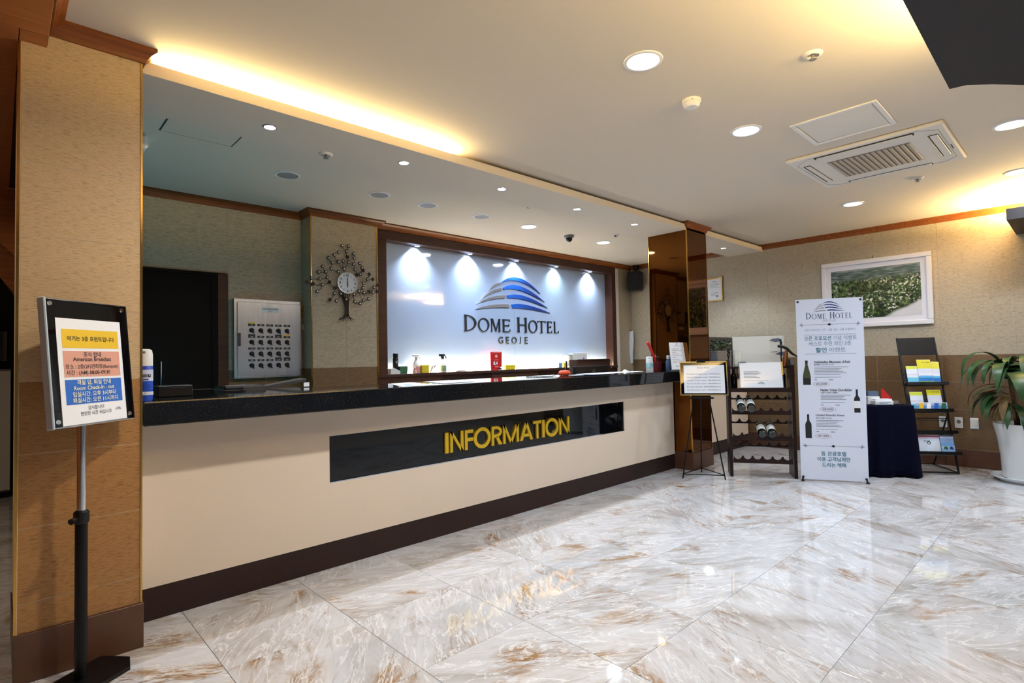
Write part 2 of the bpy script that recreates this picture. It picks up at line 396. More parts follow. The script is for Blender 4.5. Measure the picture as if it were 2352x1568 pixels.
# flat lettering: text mesh turned to face local -y, fitted into a width and/or height
def text(name, body, m, parent, cx, z, y, w=None, h=None, bold=0.0, depth=0.0004, align='C', label=None):
    cu = bpy.data.curves.new('t', 'FONT'); cu.body = body; cu.size = 1; cu.offset = bold; cu.resolution_u = 3
    o = bpy.data.objects.new('t', cu); C.objects.link(o)
    me = bpy.data.meshes.new_from_object(o.evaluated_get(bpy.context.evaluated_depsgraph_get()))
    bpy.data.objects.remove(o)
    xs = [v.co.x for v in me.vertices]; ys = [v.co.y for v in me.vertices]
    x0, x1, y0, y1 = min(xs), max(xs), min(ys), max(ys)
    sx = w/(x1-x0) if w else None; sy = h/(y1-y0) if h else None
    sx = sx or sy; sy = sy or sx
    o0 = {'C': (x0+x1)/2, 'L': x0, 'R': x1}[align]
    for v in me.vertices: v.co = Vector(((v.co.x-o0)*sx, -depth, (v.co.y-(y0+y1)/2)*sy))
    me.materials.clear(); me.materials.append(m)
    if depth > .002:
        bm = bmesh.new(); bm.from_mesh(me)
        bmesh.ops.remove_doubles(bm, verts=bm.verts[:], dist=1e-5)
        r = bmesh.ops.extrude_face_region(bm, geom=bm.faces[:])
        for v in r['geom']:
            if isinstance(v, bmesh.types.BMVert): v.co.y += depth
        bmesh.ops.recalc_face_normals(bm, faces=bm.faces[:]); bm.to_mesh(me); bm.free()
    me.name = name
    return link(name, me, parent, (cx, y, z), label)
def bars(name, m, parent, rows, y):          # small printed lines: (x0, x1, z, h)
    b = MB()
    for x0, x1, z, h in rows: b.strip([[(x0, 0, z-h/2), (x1, 0, z-h/2)], [(x0, 0, z+h/2), (x1, 0, z+h/2)]])
    return b.obj(name, m, parent, (0, y, 0))
# serif capitals, unit height; thick and thin strokes
def serif(ch, w, y0, y1):
    b = MB(); T, t, sh, so = .135/1, .05, .035, .05
    def rect(x0, x1, z0, z1): b.prism([(x0, z0), (x1, z0), (x1, z1), (x0, z1)], y0, y1)
    def stem(x, th=T, top=True, bot=True, l=so, r=so):
        rect(x, x+th, 0, 1)
        if bot: rect(x-l, x+th+r, 0, sh)
        if top: rect(x-l, x+th+r, 1-sh, 1)
    def ell(cx, cz, rx, rz, a0=0, a1=2*math.pi, n=28): return [(cx+rx*math.cos(a0+(a1-a0)*i/n), cz+rz*math.sin(a0+(a1-a0)*i/n)) for i in range(n+(a1-a0 < 6.2))]
    if ch == 'O': b.ring(ell(w/2, .5, w/2, .52), ell(w/2, .5, w/2-.125, .47), y0, y1)
    elif ch == 'D':
        stem(.05, r=0)
        o = ell(.12, .5, w-.12, .5, -math.pi/2, math.pi/2); i = ell(.12, .5, w-.12-.15, .455, -math.pi/2, math.pi/2)
        b.prism(o+i[::-1], y0, y1)
    elif ch == 'H':
        stem(.05); stem(w-.05-T); rect(.05+T, w-.05-T, .48, .48+t)
    elif ch == 'T':
        stem(w/2-T/2, top=False, l=.08, r=.08); rect(0, w, 1-t, 1)
        for x in (0, w): 
            d = .05 if x == 0 else -.05
            b.prism([(x, 1-t), (x, .80), (x+d, 1-t)] if d > 0 else [(x+d, 1-t), (x, .80), (x, 1-t)], y0, y1)
    elif ch in 'EL':
        stem(.05, r=.0); rect(.05+T, w-.02, 0, t); b.prism([(w-.02, t), (w-.08, t), (w+.01, .22)], y0, y1)
        if ch == 'E':
            rect(.05+T, w-.05, 1-t, 1); b.prism([(w-.05, 1-t), (w-.03, .80), (w-.11, 1-t)], y0, y1)
            rect(.05+T, w-.12, .49, .49+t); rect(w-.15, w-.12, .42, .62)
    elif ch == 'M':
        rect(.06, .06+.055, 0, 1); rect(0, .17, 0, sh); rect(w-.05-T, w-.05, 0, 1); rect(w-.1-T, w, 0, sh)
        rect(.0, .12, 1-sh, 1); rect(w-.18, w, 1-sh, 1)
        b.prism([(.06, 1), (.06+.15, 1), (w/2+.08, .02), (w/2-.03, .02)], y0, y1)
        b.prism([(w/2-.03, .02), (w/2+.03, .02), (w-.1, 1), (w-.17, 1)], y0, y1)
    return b
def serif_word(parent, letters, m, y0, y1, name='letter'):
    for ch, x0, x1, z0, z1 in letters:
        h = z1-z0; w = (x1-x0)/h
        me = serif(ch, w, y0, y1).mesh(name, m)
        for v in me.vertices: v.co.x *= h; v.co.z *= h
        link(name, me, parent, (x0, 0, z0))
def bez(p0, p1, p2, n=12): return [((1-t)**2*p0[0]+2*t*(1-t)*p1[0]+t*t*p2[0], (1-t)**2*p0[1]+2*t*(1-t)*p1[1]+t*t*p2[1]) for t in (i/n for i in range(n+1))]
DOME = dict(   # band outline: start corner low, start corner high, upper through-point, tip, lower through-point
 b1=((5.047, 2.369), (5.083, 2.398), (5.42, 2.466), (5.829, 2.267), (5.404, 2.418)),
 b2=((5.090, 2.277), (5.097, 2.311), (5.45, 2.345), (5.918, 2.150), (5.42, 2.291)),
 b3=((5.175, 2.167), (5.161, 2.204), (5.52, 2.212), (5.986, 2.065), (5.50, 2.163)),
 b4=((5.257, 2.035), (5.243, 2.081), (5.56, 2.088), (6.042, 1.992), (5.55, 2.034)),
 g1=((5.030, 2.349), (5.040, 2.373), (4.92, 2.335), (4.811, 2.239), (4.92, 2.305)),
 g2=((5.038, 2.261), (5.070, 2.298), (4.87, 2.245), (4.675, 2.116), (4.87, 2.212)),
 g3=((5.114, 2.164), (5.134, 2.202), (4.86, 2.160), (4.601, 2.054), (4.86, 2.130)),
 g4=((5.203, 2.038), (5.179, 2.081), (4.87, 2.055), (4.586, 1.987), (4.87, 2.020)))
def dome_logo(parent, fx, fz, y0, y1, m_blue, m_grey, name):
    for k, (a, b_, u, tip, l) in DOME.items():
        cu = lambda p, q, r: (2*q[0]-(p[0]+r[0])/2, 2*q[1]-(p[1]+r[1])/2)
        top = bez(b_, cu(b_, u, tip), tip); low = bez(a, cu(a, l, tip), tip)
        poly = [(fx(x), fz(z)) for x, z in top+low[-2::-1]]
        MB().prism(poly, y0, y1).obj(name, m_blue if k[0] == 'b' else m_grey, parent)

# ================================================================= SETTING
# ---- floor: separate marble tiles
fl = shell('floor', 'glossy pale marble tile floor with brown veins')
B('screed', M_FGROUT, -3.2, 8.12, -4.0, 8.3, -.12, -.003, fl)
TS = .61
XS = [-1.71+TS*i for i in range(16)] + [7.97]
XS = [x for x in XS if x < 7.9] + [7.97]
YS = [-1.03+TS*i for i in range(12)]
tile_cache = {}
def floor_tile(w, d):
    k = (round(w, 3), round(d, 3))
    if k not in tile_cache:
        b = MB(); g = .0008; e = .0008
        b.strip([[(g, g, -.003), (w-g, g, -.003)], [(g, g, -e), (w-g, g, -e)], [(g+e, g+e, 0), (w-g-e, g+e, 0)], [(g+e, d-g-e, 0), (w-g-e, d-g-e, 0)], [(g, d-g, -e), (w-g, d-g, -e)], [(g, d-g, -.003), (w-g, d-g, -.003)]])
        b.strip([[(g, g, -e), (g, d-g, -e)], [(g+e, g+e, 0), (g+e, d-g-e, 0)]]); b.strip([[(w-g, g, -e), (w-g, d-g, -e)], [(w-g-e, g+e, 0), (w-g-e, d-g-e, 0)]])
        tile_cache[k] = b.mesh('tile', M_FLOOR)
    return tile_cache[k]
for i in range(len(XS)-1):
    for j in range(len(YS)-1):
        link('tile', floor_tile(XS[i+1]-XS[i], TS), fl, (XS[i], YS[j], 0))
# far part of the left room in the same marble
B('tile', M_FLOOR, -3.2, .66, 5.69, 8.2, -.003, 0, fl)

# ---- ceilings
ce = shell('ceiling', 'flat off-white painted ceiling')
B('ceiling_slab', M_CEIL, -3.2, 8.12, -4.0, 8.3, ZC, ZC+.12, ce)
# lowered soffit above the counter with a cove slot on top
so = shell('ceiling_soffit', 'lowered white ceiling strip over the reception counter')
B('soffit_panel', M_CEIL, .49, 7.97, 3.19, 3.70, 2.785, 2.838, so, .001)
B('soffit_lip', M_CEIL, .49, 7.97, 3.19, 3.20, 2.837, 2.848, so, .001)
B('soffit_support', M_CEIL, .49, 7.97, 3.64, 3.70, 2.838, ZC, so)
# wood lowered ceiling of the left hall, in square panels
wc = shell('ceiling_wood', 'dark orange wood panelled lowered ceiling of the left hall')
B('backing', M_DKWOOD, -3.2, .15, -4.0, 5.83, 2.758, ZC, wc)
pm = MB().box(-.2965, .2965, -.2955, .2955, 0, .008, .002).mesh('panel', M_PANEL)
for j in range(-7, 5):
    for i in range(3):
        y0 = 3.03+.595*j
        x1 = .15 if y0 < 2.5 else .055
        if y0+.595 > 3.1 and i == 0 and y0 < 2.9: x1 = .15
        link('panel', pm, wc, (x1-.2975-.595*i, y0+.2975, 2.75))
B('panel', M_PANEL, .057, .148, 3.032, 3.139, 2.75, 2.758, wc)
# ---- walls
ROWS = [.203, .33, .645, .958, 1.268, 1.585, 1.905, 2.225, 2.543, 2.815]
wall_cache = {}
def wall_tile(w, h, m):
    k = (round(w, 3), round(h, 3), m.name)
    if k not in wall_cache:
        g, e = .0011, .0005
        b = MB(); b.prism([(g, g), (w-g, g), (w-g, h-g), (g, h-g)], 0, .006)
        for v in b.bm.verts:
            if v.co.y < .001:
                v.co.x += e if v.co.x < w/2 else -e; v.co.z += e if v.co.z < h/2 else -e
        wall_cache[k] = b.mesh('tile', m)
    return wall_cache[k]
def clad(parent, cols, rows, origin, rz, skip=None, split=1.268, hi=None, lo=None):
    for a, b_ in zip(cols, cols[1:]):
        for z0, z1 in zip(rows, rows[1:]):
            if skip and skip(a, b_, z0, z1): continue
            link('tile', wall_tile(b_-a, z1-z0, (lo or M_BROWN) if z0 < split-.01 else (hi or M_BEIGE)), parent, (origin[0]+math.cos(rz)*a, origin[1]+math.sin(rz)*a, z0), rot=(0, 0, rz))
wr = shell('wall_right', 'right wall of beige ribbed tiles over brown tiles')
B('wall_core', M_WGROUT, 7.9715, 8.12, -4.0, 8.3, 0, ZC, wr)
# along the right wall local +x runs toward -y
cols = [5.43-5.43] + [5.43-(1.845+.6435*k) for k in (5, 4, 3, 2, 1, 0, -1, -2, -3, -4)]
clad(wr, cols, ROWS, (7.97, 5.43), -math.pi/2)
wb = shell('wall_back', 'wall behind the counter, beige tiles over brown tiles')
B('wall_core', M_WGROUT, .2, 2.29, 5.6015, 5.75, 0, ZC, wb)
B('wall_core', M_GROUT, 2.29, 8.12, 5.62, 5.75, 0, ZC, wb)
clad(wb, [.25, .915, 1.575, 1.93, 2.288], [.958, 1.268, 1.585, 1.905, 2.19, 2.543, 2.815], (0, 5.60), 0, skip=lambda a, b_, z0, z1: .9 < a < 1.5 and z0 < 2.15)
co = shell('wall_column', 'beige tiled column between the back office wall and the logo panel')
B('column_core', M_WGROUT, 2.2915, 3.03, 5.3615, 5.62, 0, ZC, co)
clad(co, [2.296, 2.66, 3.03], ROWS, (0, 5.36), 0)
for z0, z1 in zip(ROWS, ROWS[1:]):
    link('tile', wall_tile(.235, z1-z0, M_BROWN if z0 < 1.26 else M_BEIGE), co, (2.29, 5.60, z0), rot=(0, 0, -math.pi/2))
for x in (2.288, 3.028): B('corner_trim', M_BRASS, x-.006, x+.006, 5.354, 5.366, 0, 2.815, co)
B('wall_filler', M_BEIGE, 7.52, 7.97, 5.45, 5.62, 0, ZC, wb)
B('corner_trim', M_OFFW, 7.52, 7.60, 5.435, 5.45, 0, 2.80, wb)
wfr = shell('wall_front', 'dark front wall of the lobby behind the camera')
B('wall_core', M_HALL, -3.2, 8.12, -4.1, -4.0, 0, ZC, wfr)
wl = shell('wall_left', 'plain side wall of the left hall')
B('wall_core', M_PANEL, -3.3, -3.2, -4.0, 8.3, 0, ZC, wl)
wf = shell('wall_hall', 'dim far wall of the left hall')
B('wall_core', M_DKGREY, -3.2, .3, 8.2, 8.3, 0, ZC, wf)
B('side_core', M_DKGREY, .2, .3, 3.75, 8.2, 0, ZC, wf)
# arched lintel of the left hall
ar = shell('trim_1', 'curved light wood arch in the left hall')
B('lintel_panel', M_PANEL, -3.2, .2, 5.87, 5.95, 2.30, 2.75, ar)
def arch(xc, zc, r0, r1, n=24):
    o = [(xc+r1*math.cos(a), zc+r1*math.sin(a)) for a in (math.pi*i/n for i in range(n+1))]
    i_ = [(xc+r0*math.cos(a), zc+r0*math.sin(a)) for a in (math.pi*i/n for i in range(n+1))]
    return o+i_[::-1]
MB().prism(arch(-1.15, 1.22, 1.42, 1.585), 5.83, 5.95).obj('arch_band', M_ORANGE, ar)
MB().prism([(-3.2, 2.75), (.2, 2.75), (.2, 1.22), (.435, 1.22)][:0] + [(-3.2, 2.75), (.2, 2.75), (.2, 1.9)] + [( -1.15+1.58*math.cos(a), 1.22+1.58*math.sin(a)) for a in (math.radians(d) for d in range(30, 151, 8))] + [(-3.2, 2.0)], 5.86, 5.94).obj('spandrel', M_PANEL, ar)
# ---- crowns: small stepped profile, d = distance out from the wall, z up to the ceiling
CROWN = [(0, -.068), (.012, -.068), (.018, -.05), (.034, -.03), (.046, -.022), (.055, -.016), (.055, 0), (0, 0)]
def crown(name, pts, label, closed=False, z=ZC):
    # pts: wall line seen from the room with the room on the right-hand side of travel
    o = shell(name, label); b = MB(); n = len(pts); rows = []
    P = [Vector((x, y, 0)) for x, y in pts]
    for i in range(n):
        d0 = (P[i]-P[i-1]).normalized() if i else None; d1 = (P[i+1]-P[i]).normalized() if i < n-1 else None
        n0 = Vector((d0.y, -d0.x, 0)) if d0 else None; n1 = Vector((d1.y, -d1.x, 0)) if d1 else None
        if n0 and n1: nn = (n0+n1); nn = nn/nn.dot(n0)
        else: nn = n0 or n1
        rows.append([P[i]+nn*d+Vector((0, 0, z+h)) for d, h in CROWN])
    b.strip([r+[r[0]] for r in rows])
    b.obj('crown_moulding', M_ORANGE, o); return o
crown('trim_2', [(8.0, 5.43), (7.97, 5.43), (7.97, -4)][1:], 'orange wood crown moulding along the right wall')
crown('trim_3', [(.25, 5.60), (2.29, 5.60), (2.29, 5.36), (3.06, 5.36), (3.06, 5.43), (7.97, 5.43)], 'orange wood crown moulding above the back office and logo panel')
crown('trim_4', [(.15, -4), (.15, 3.14), (.505, 3.14), (.505, 3.75)][::1], 'orange wood crown moulding round the left pillar')
b1 = shell('baseboard_right', 'dark brown tiled skirting of the right wall')
for k in range(-4, 6):
    a, b_ = 1.845+.6435*k, min(1.845+.6435*(k+1), 3.47)
    if a < 3.4: B('tile', M_BASE, 7.955, 7.976, a+.001, b_-.001, 0, .2, b1, .002)

# ---- left pillar
pl = shell('pillar', 'tall tiled pillar at the left end of the counter, beige over brown')
B('pillar_core', M_GROUT, .058, .50, 3.1415, 3.75, 0, ZC, pl)
clad(pl, [.064, .499], [.206, .33, .645, .958, 1.268, 1.585, 1.905, 2.225, 2.543, 2.815], (0, 3.14), 0, hi=M_BEIGE_LIT, lo=M_BROWN_LIT)
B('skirting', M_BASE, .052, .51, 3.125, 3.76, 0, .206, pl, .002)
B('corner_trim', M_BRASS, .498, .506, 3.136, 3.150, .206, 2.81, pl)
B('corner_trim', M_BRASS, .052, .062, 3.136, 3.150, .206, 2.75, pl)
B('side_panel', M_AMBER, .501, .505, 3.151, 3.75, 1.16, 2.785, pl)
# ---- far pillar in amber mirror
fp = shell('pillar_mirrored', 'square pillar clad in amber mirror at the right end of the counter')
X0, X1, Y0, Y1 = 5.82, 6.28, 3.19, 3.70
B('pillar_core', M_DKWOOD, X0+.006, X1-.006, Y0+.006, Y1-.006, 0, ZC, fp)
B('mirror_panel', M_AMBER, X0, X0+.006, Y0+.008, Y1-.008, .20, 2.785, fp)
B('mirror_panel', M_AMBER, X0+.008, X1-.008, Y0, Y0+.006, .20, 2.83, fp)
for x, y in ((X0, Y0), (X1, Y0), (X0, Y1)): B('corner_trim', M_BRASS, x-.004, x+.008 if x == X0 else x+.004, y-.004, y+.008 if y == Y0 else y+.004, .20, 2.785 if y == Y1 else 2.83, fp)
B('skirting', M_BASE, X0-.012, X1+.012, Y0-.014, Y1+.012, 0, .20, fp, .002)
crown('trim_5', [(X0, Y1-.06), (X0, Y0), (X1, Y0), (X1, Y1-.06)], 'orange wood crown cap of the mirrored pillar')

# ================================================================= COUNTER
rc = thing('reception_counter', 'long cream reception counter with black granite top and INFORMATION panel', 'counter', (.51, 3.41, 0))
def rcB(n, m, x0, x1, y0, y1, z0, z1, bev=0, label=None): return B(n, m, x0-.51, x1-.51, y0-3.41, y1-3.41, z0, z1, rc, bev, label)
IX0, IX1, IZ0, IZ1 = 1.567, 4.815, .541, .849
b = MB()
for a in ((.511, IX0, .17, 1.033), (IX1, 5.805, .17, 1.033), (IX0, IX1, .17, IZ0), (IX0, IX1, IZ1, 1.033)): b.box(a[0]-.51, a[1]-.51, 0, .05, a[2], a[3])
b.obj('front_panel', M_COUNTER, rc, label='cream cloth-textured front')
rcB('carcass', M_DKWOOD, .511, 5.805, 3.462, 3.74, 0, 1.032)
rcB('kick_plate', M_KICK, .511, 5.805, 3.413, 3.46, 0, .17, label='dark brown kick plate')
rcB('countertop', M_GRAN, .512, 5.805, 3.16, 3.80, 1.033, 1.151, .006, label='thick polished black granite top')
ip = rcB('information_panel', M_BLKGLASS, IX0, IX1, 3.425, 3.44, IZ0, IZ1, label='glossy black sign panel')
b = MB(); t = .008
for a in ((IX0, IX1, IZ0, IZ0+t), (IX0, IX1, IZ1-t*.4, IZ1), (IX1-t, IX1, IZ0, IZ1)): b.box(a[0]-.51, a[1]-.51, .006, .016, a[2], a[3])
b.obj('panel_trim', M_CHROME, rc)
# INFORMATION: bold gold capitals, each letter a piece of the panel
def sans(ch, w):        # unit-height strokes
    b = MB(); T = .168; y0, y1 = 0, .016/.157
    def q(*p): b.prism(list(p), y0, y1)
    def ell(rx, rz, n=32): return [(w/2+rx*math.cos(2*math.pi*i/n), .5+rz*math.sin(2*math.pi*i/n)) for i in range(n)]
    if ch == 'I': q((0, 0), (w, 0), (w, 1), (0, 1))
    elif ch == 'N':
        q((0, 0), (T, 0), (T, 1), (0, 1)); q((w-T, 0), (w, 0), (w, 1), (w-T, 1)); q((0, 1), (T, 1), (w, 0), (w-T, 0))
    elif ch == 'F':
        q((0, 0), (T, 0), (T, 1), (0, 1)); q((T, .83), (w, .83), (w, 1), (T, 1)); q((T, .42), (w, .42), (w, .59), (T, .59))
    elif ch == 'O': b.ring(ell(w/2, .54), ell(w/2-.18, .36), y0, y1)
    elif ch == 'R':
        q((0, 0), (T, 0), (T, 1), (0, 1))
        n = 12; cx, cz = w*.42, .70
        o = [(cx+(w*.98-cx)*math.sin(math.pi*i/n), cz+.30*math.cos(math.pi*i/n)) for i in range(n+1)]
        i_ = [(cx+(w*.98-cx-.17)*math.sin(math.pi*i/n), cz+.14*math.cos(math.pi*i/n)) for i in range(n+1)]
        b.prism([(T, 1)]+o+[(T, .40), (T, .56)]+i_[::-1]+[(T, .84)], y0, y1)
        q((w*.38, .44), (w*.64, .44), (w, 0), (w-.24, 0))
    elif ch == 'M':
        q((0, 0), (T, 0), (T, 1), (0, 1)); q((w-T, 0), (w, 0), (w, 1), (w-T, 1))
        q((0, 1), (T, 1), (w/2+.08, 0), (w/2-.08, 0)); q((w-T, 1), (w, 1), (w/2+.08, 0), (w/2-.08, 0))
    elif ch == 'A':
        q((0, 0), (.2, 0), (w/2+.09, 1), (w/2-.09, 1)); q((w-.2, 0), (w, 0), (w/2+.09, 1), (w/2-.09, 1)); q((w*.25, .2), (w*.75, .2), (w*.70, .36), (w*.30, .36))
    elif ch == 'T':
        q((w/2-T/2, 0), (w/2+T/2, 0), (w/2+T/2, .84), (w/2-T/2, .84)); q((0, .83), (w, .83), (w, 1), (0, 1))
    return b
HL = .157
for ch, x0, x1 in (('I', 2.488, 2.520), ('N', 2.535, 2.665), ('F', 2.679, 2.764), ('O', 2.771, 2.947), ('R', 2.958, 3.075), ('M', 3.087, 3.268), ('A', 3.282, 3.440), ('T', 3.447, 3.548), ('I', 3.560, 3.592), ('O', 3.603, 3.778), ('N', 3.789, 3.930)):
    me = sans(ch, (x1-x0)/HL).mesh('letter', M_GOLD)
    for v in me.vertices: v.co *= HL
    link('letter', me, ip, (x0-.51, -.002, .613))
# lower counter continuing right of the pillar
sc = thing('side_counter', 'short cream counter section right of the mirrored pillar', 'counter', (6.30, 3.47, 0))
B('front_panel', M_COUNTER, 0, 1.645, 0, .05, .17, .98, sc); B('kick_plate', M_KICK, 0, 1.645, .002, .05, 0, .17, sc)
B('carcass', M_DKWOOD, 0, 1.645, .052, .52, 0, .98, sc); B('countertop', M_GRAN, 0, 1.645, -.03, .55, .98, 1.05, sc, .005)

# ================================================================= LOGO DISPLAY
lg = thing('logo_display', 'large back-lit white glass hotel sign in a dark brown frame', 'sign', (3.07, 5.43, .95))
def lB(n, m, x0, x1, y0, y1, z0, z1, bev=0, label=None, p=None): return B(n, m, x0-3.07, x1-3.07, y0-5.43, y1-5.43, z0-.95, z1-.95, p or lg, bev, label)
lB('frame_post', M_FRAME, 3.07, 3.19, 5.43, 5.60, 1.175, 2.70, .003)
lB('frame_post', M_FRAME, 7.41, 7.515, 5.43, 5.60, 1.175, 2.70, .003)
lB('frame_head', M_FRAME, 3.07, 7.515, 5.43, 5.60, 2.70, 2.806, .003)
lB('sill', M_FRAME, 3.07, 7.515, 5.42, 5.60, 1.14, 1.175, .003)
for a, b_ in ((3.07, 3.95), (3.955, 4.74), (4.745, 5.62), (5.625, 6.55), (6.555, 7.515)): lB('lower_panel', M_FRAME if a in (3.07, 4.745) else M_DKWOOD, a, b_, 5.435, 5.60, .95, 1.139, .002)
g1 = lB('glass_panel', M_LOGOGL, 3.19, 5.300, 5.575, 5.60, 1.176, 2.699)
g2 = lB('glass_panel', M_LOGOGL, 5.303, 7.41, 5.575, 5.60, 1.176, 2.699)
lB('light_strip', M_SILLED, 3.25, 7.35, 5.535, 5.550, 1.176, 1.182, label='glowing strip along the sill')
gx, gz = (lambda x: x-3.07), (lambda z: z-.95)
dome_logo(lg, gx, gz, 5.555-5.43, 5.572-5.43, M_BLUE, M_LGREY, 'logo_band')
W1 = [('D', 4.394, 4.597), ('O', 4.627, 4.821), ('M', 4.851, 5.027), ('E', 5.064, 5.207), ('H', 5.347, 5.540), ('O', 5.569, 5.751), ('T', 5.760, 5.925), ('E', 5.958, 6.068), ('L', 6.108, 6.218)]
WL = [(c, gx(a), gx(b_), gz(1.697), gz(1.907 if k in (0, 4) else 1.871)) for k, (c, a, b_) in enumerate(W1)]
serif_word(lg, WL, M_INK, 5.557-5.43, 5.572-5.43)
for ch, x in zip('GEOJE', (5.030, 5.155, 5.283, 5.402, 5.520)):
    text('letter', ch, M_INK, lg, gx(x), gz(1.580), 5.572-5.43, h=.098, bold=.006, depth=.008)
SPOTS = [(3.66, 1.25), (4.47, .95), (5.31, .85), (6.14, .45), (6.95, .95)]
for i, (x, k) in enumerate(SPOTS):
    o = MB().lathe([(0, -.004), (.030, -.004), (.030, -.001), (.042, -.001), (.042, .0), (0, 0)], 20).obj('spotlight', M_CHROME, lg, (x-3.07, 5.515-5.43, 2.70-.95), True)
    MB().lathe([(0, -.0055), (.029, -.0055), (.029, -.0042), (0, -.0042)], 20).obj('lens', M_LENS, o, (0, 0, 0))
    ld = bpy.data.lights.new('logo_spot', 'SPOT'); ld.energy = P_LOGO*k; ld.spot_size = math.radians(120); ld.spot_blend = 1.0; ld.shadow_soft_size = .02
    ld.color = (.80, 1.0, .86) if i == 3 else (.86, .94, 1.0)
    lo = bpy.data.objects.new('logo_spot_lamp', ld); C.objects.link(lo); lo.parent = lg; lo.location = (x-3.07, 5.53-5.43, 2.69-.95); lo.rotation_euler = (math.radians(18), 0, 0)

# ================================================================= CEILING FIXTURES
def downlight(x, y, z, lit, label, power, r=.082, name='downlight', grp=None, spot=False, colour=COOL):
    t = thing(name, label, 'ceiling light', (x, y, z), group=grp)
    MB().lathe([(r, -.001), (r*1.02, -.006), (r*1.22, -.004), (r*1.24, 0), (r, 0)], 28).obj('trim_ring', M_WHITE if not spot else M_CHROME, t, smooth=True)
    MB().lathe([(0, -.003), (r, -.003), (r, -.0005), (0, -.0005)], 28).obj('lens', M_LENS if lit else M_LENSOFF, t)
    if lit:
        if spot:
            ld = bpy.data.lights.new('soffit_spot', 'SPOT'); ld.spot_size = math.radians(105); ld.spot_blend = .55; ld.shadow_soft_size = .015
        else:
            ld = bpy.data.lights.new('downlight_disc', 'AREA'); ld.shape = 'DISK'; ld.size = 2*r*.9; ld.spread = math.radians(165)
        ld.energy = power; ld.color = colour
        lo = bpy.data.objects.new('lamp', ld); C.objects.link(lo); lo.parent = t; lo.location = (0, 0, -.012)
    return t
BIG = [(2.456, 1.563, 'large lit round downlight nearest the camera, left of the smoke detector'), (3.769, 1.594, 'lit round downlight between smoke detector and ceiling access panel'),
       (6.514, 1.667, 'lit round downlight between the air conditioner and the right wall'), (5.089, .331, 'lit round downlight at the right edge above the air conditioner'),
       (6.502, .388, 'lit round downlight at the right edge near the ceiling glow')]
for x, y, l in BIG: downlight(x, y, ZC, True, l, P_BIG)
for x, y, l in ((1.14, 1.563, 'lit downlight added unseen above the camera for the left pillar'), (2.456, -2.9, 'added fill downlight far behind the camera'), (5.09, -1.6, 'added fill downlight behind the camera towards the right wall'), (6.5, -1.6, 'added fill downlight behind the camera beside the right wall'), (.9, -2.9, 'added fill downlight behind the camera towards the left hall')):  # out-of-view downlights added to brighten the lobby and the left pillar
    downlight(x, y, ZC, True, l, P_BIG*(1.7 if x == 1.14 else 1), colour=(1.0, .87, .68) if x < 1.2 else COOL)
downlight(-.75, 4.5, 2.75, True, 'unseen downlight added in the wood ceiling of the left hall', 14.0, colour=(1.0, .8, .55))  # out-of-view lamp added to brighten the hall's wood panels
for x, y, l in ((1.73, 4.50, 'unlit round downlight over the back office nearest the left pillar'), (2.575, 4.50, 'unlit round downlight before the column with the tree clock'), (3.118, 4.50, 'unlit round downlight third along the back office ceiling'), (3.82, 4.50, 'unlit round downlight beside the lit one over the logo')):
    downlight(x, y, ZC, False, l, 0)
downlight(4.543, 4.50, ZC, True, 'lit round downlight above the middle of the logo sign', P_BACK); downlight(5.98, 4.50, ZC, True, 'lit round downlight right of the ceiling camera', P_BACK)
for x, l in ((1.21, 'small spotlight in the soffit nearest the left pillar'), (2.165, 'second small soffit spotlight from the left pillar'), (3.14, 'third small soffit spotlight from the left pillar'), (4.14, 'fourth small soffit spotlight from the left pillar'), (5.12, 'last small soffit spotlight before the mirrored pillar'), (7.25, 'small soffit spotlight right of the mirrored pillar')):
    downlight(x, 3.425, 2.785, True, l, P_SOFFIT*(1 if x > 1.3 else .8), .033, 'soffit_spotlight', None, True)
def sprinkler(x, y, z, label):
    t = thing('sprinkler_head', label, 'sprinkler', (x, y, z))
    MB().lathe([(.048, 0), (.046, -.006), (.03, -.012), (.026, 0)], 20).obj('escutcheon', M_OFFW, t, smooth=True)
    MB().lathe([(0, -.03), (.018, -.03), (.019, -.027), (.008, -.024), (.008, 0), (0, 0)], 14).obj('deflector', M_GREYPL, t, smooth=True)
sprinkler(3.067, .94, ZC, 'metal sprinkler head between smoke detector and dark canopy'); sprinkler(6.01, 1.025, ZC, 'small sprinkler head beside the air conditioner')
sprinkler(1.665, 3.635, 2.785, 'dark sprinkler head in the soffit behind the spotlights'); sprinkler(5.72, 4.11, ZC, 'sprinkler head between the ceiling camera and mirrored pillar'); sprinkler(3.90, 3.86, ZC, 'tiny sprinkler head above the logo downlight')
t = thing('smoke_detector', 'round white smoke detector on the lobby ceiling', 'smoke detector', (3.06, 1.617, ZC))
MB().lathe([(.055, 0), (.055, -.016), (.05, -.02), (0, -.02)], 28).obj('base', M_WHITE, t, smooth=True)
MB().lathe([(.046, -.02), (.048, -.034), (.036, -.046), (0, -.048)], 28).obj('sensor_head', M_WHITE, t, smooth=True)
MB().ball((-.045, -.03, -.015), .003, 6, 4).obj('indicator', M_BLACK, t)
t = thing('security_camera', 'small dark dome security camera on the back office ceiling', 'camera', (5.287, 4.518, ZC))
MB().lathe([(.062, 0), (.062, -.022), (.05, -.03), (0, -.03)], 24).obj('base', M_GREYPL, t, smooth=True)
MB().ball((0, 0, -.04), .042, 16, 8).obj('dome', M_BLKGLASS, t, smooth=True)
MB().cyl((-.02, -.02, -.045), (-.04, -.045, -.06), .014).obj('lens', M_BLACK, t)
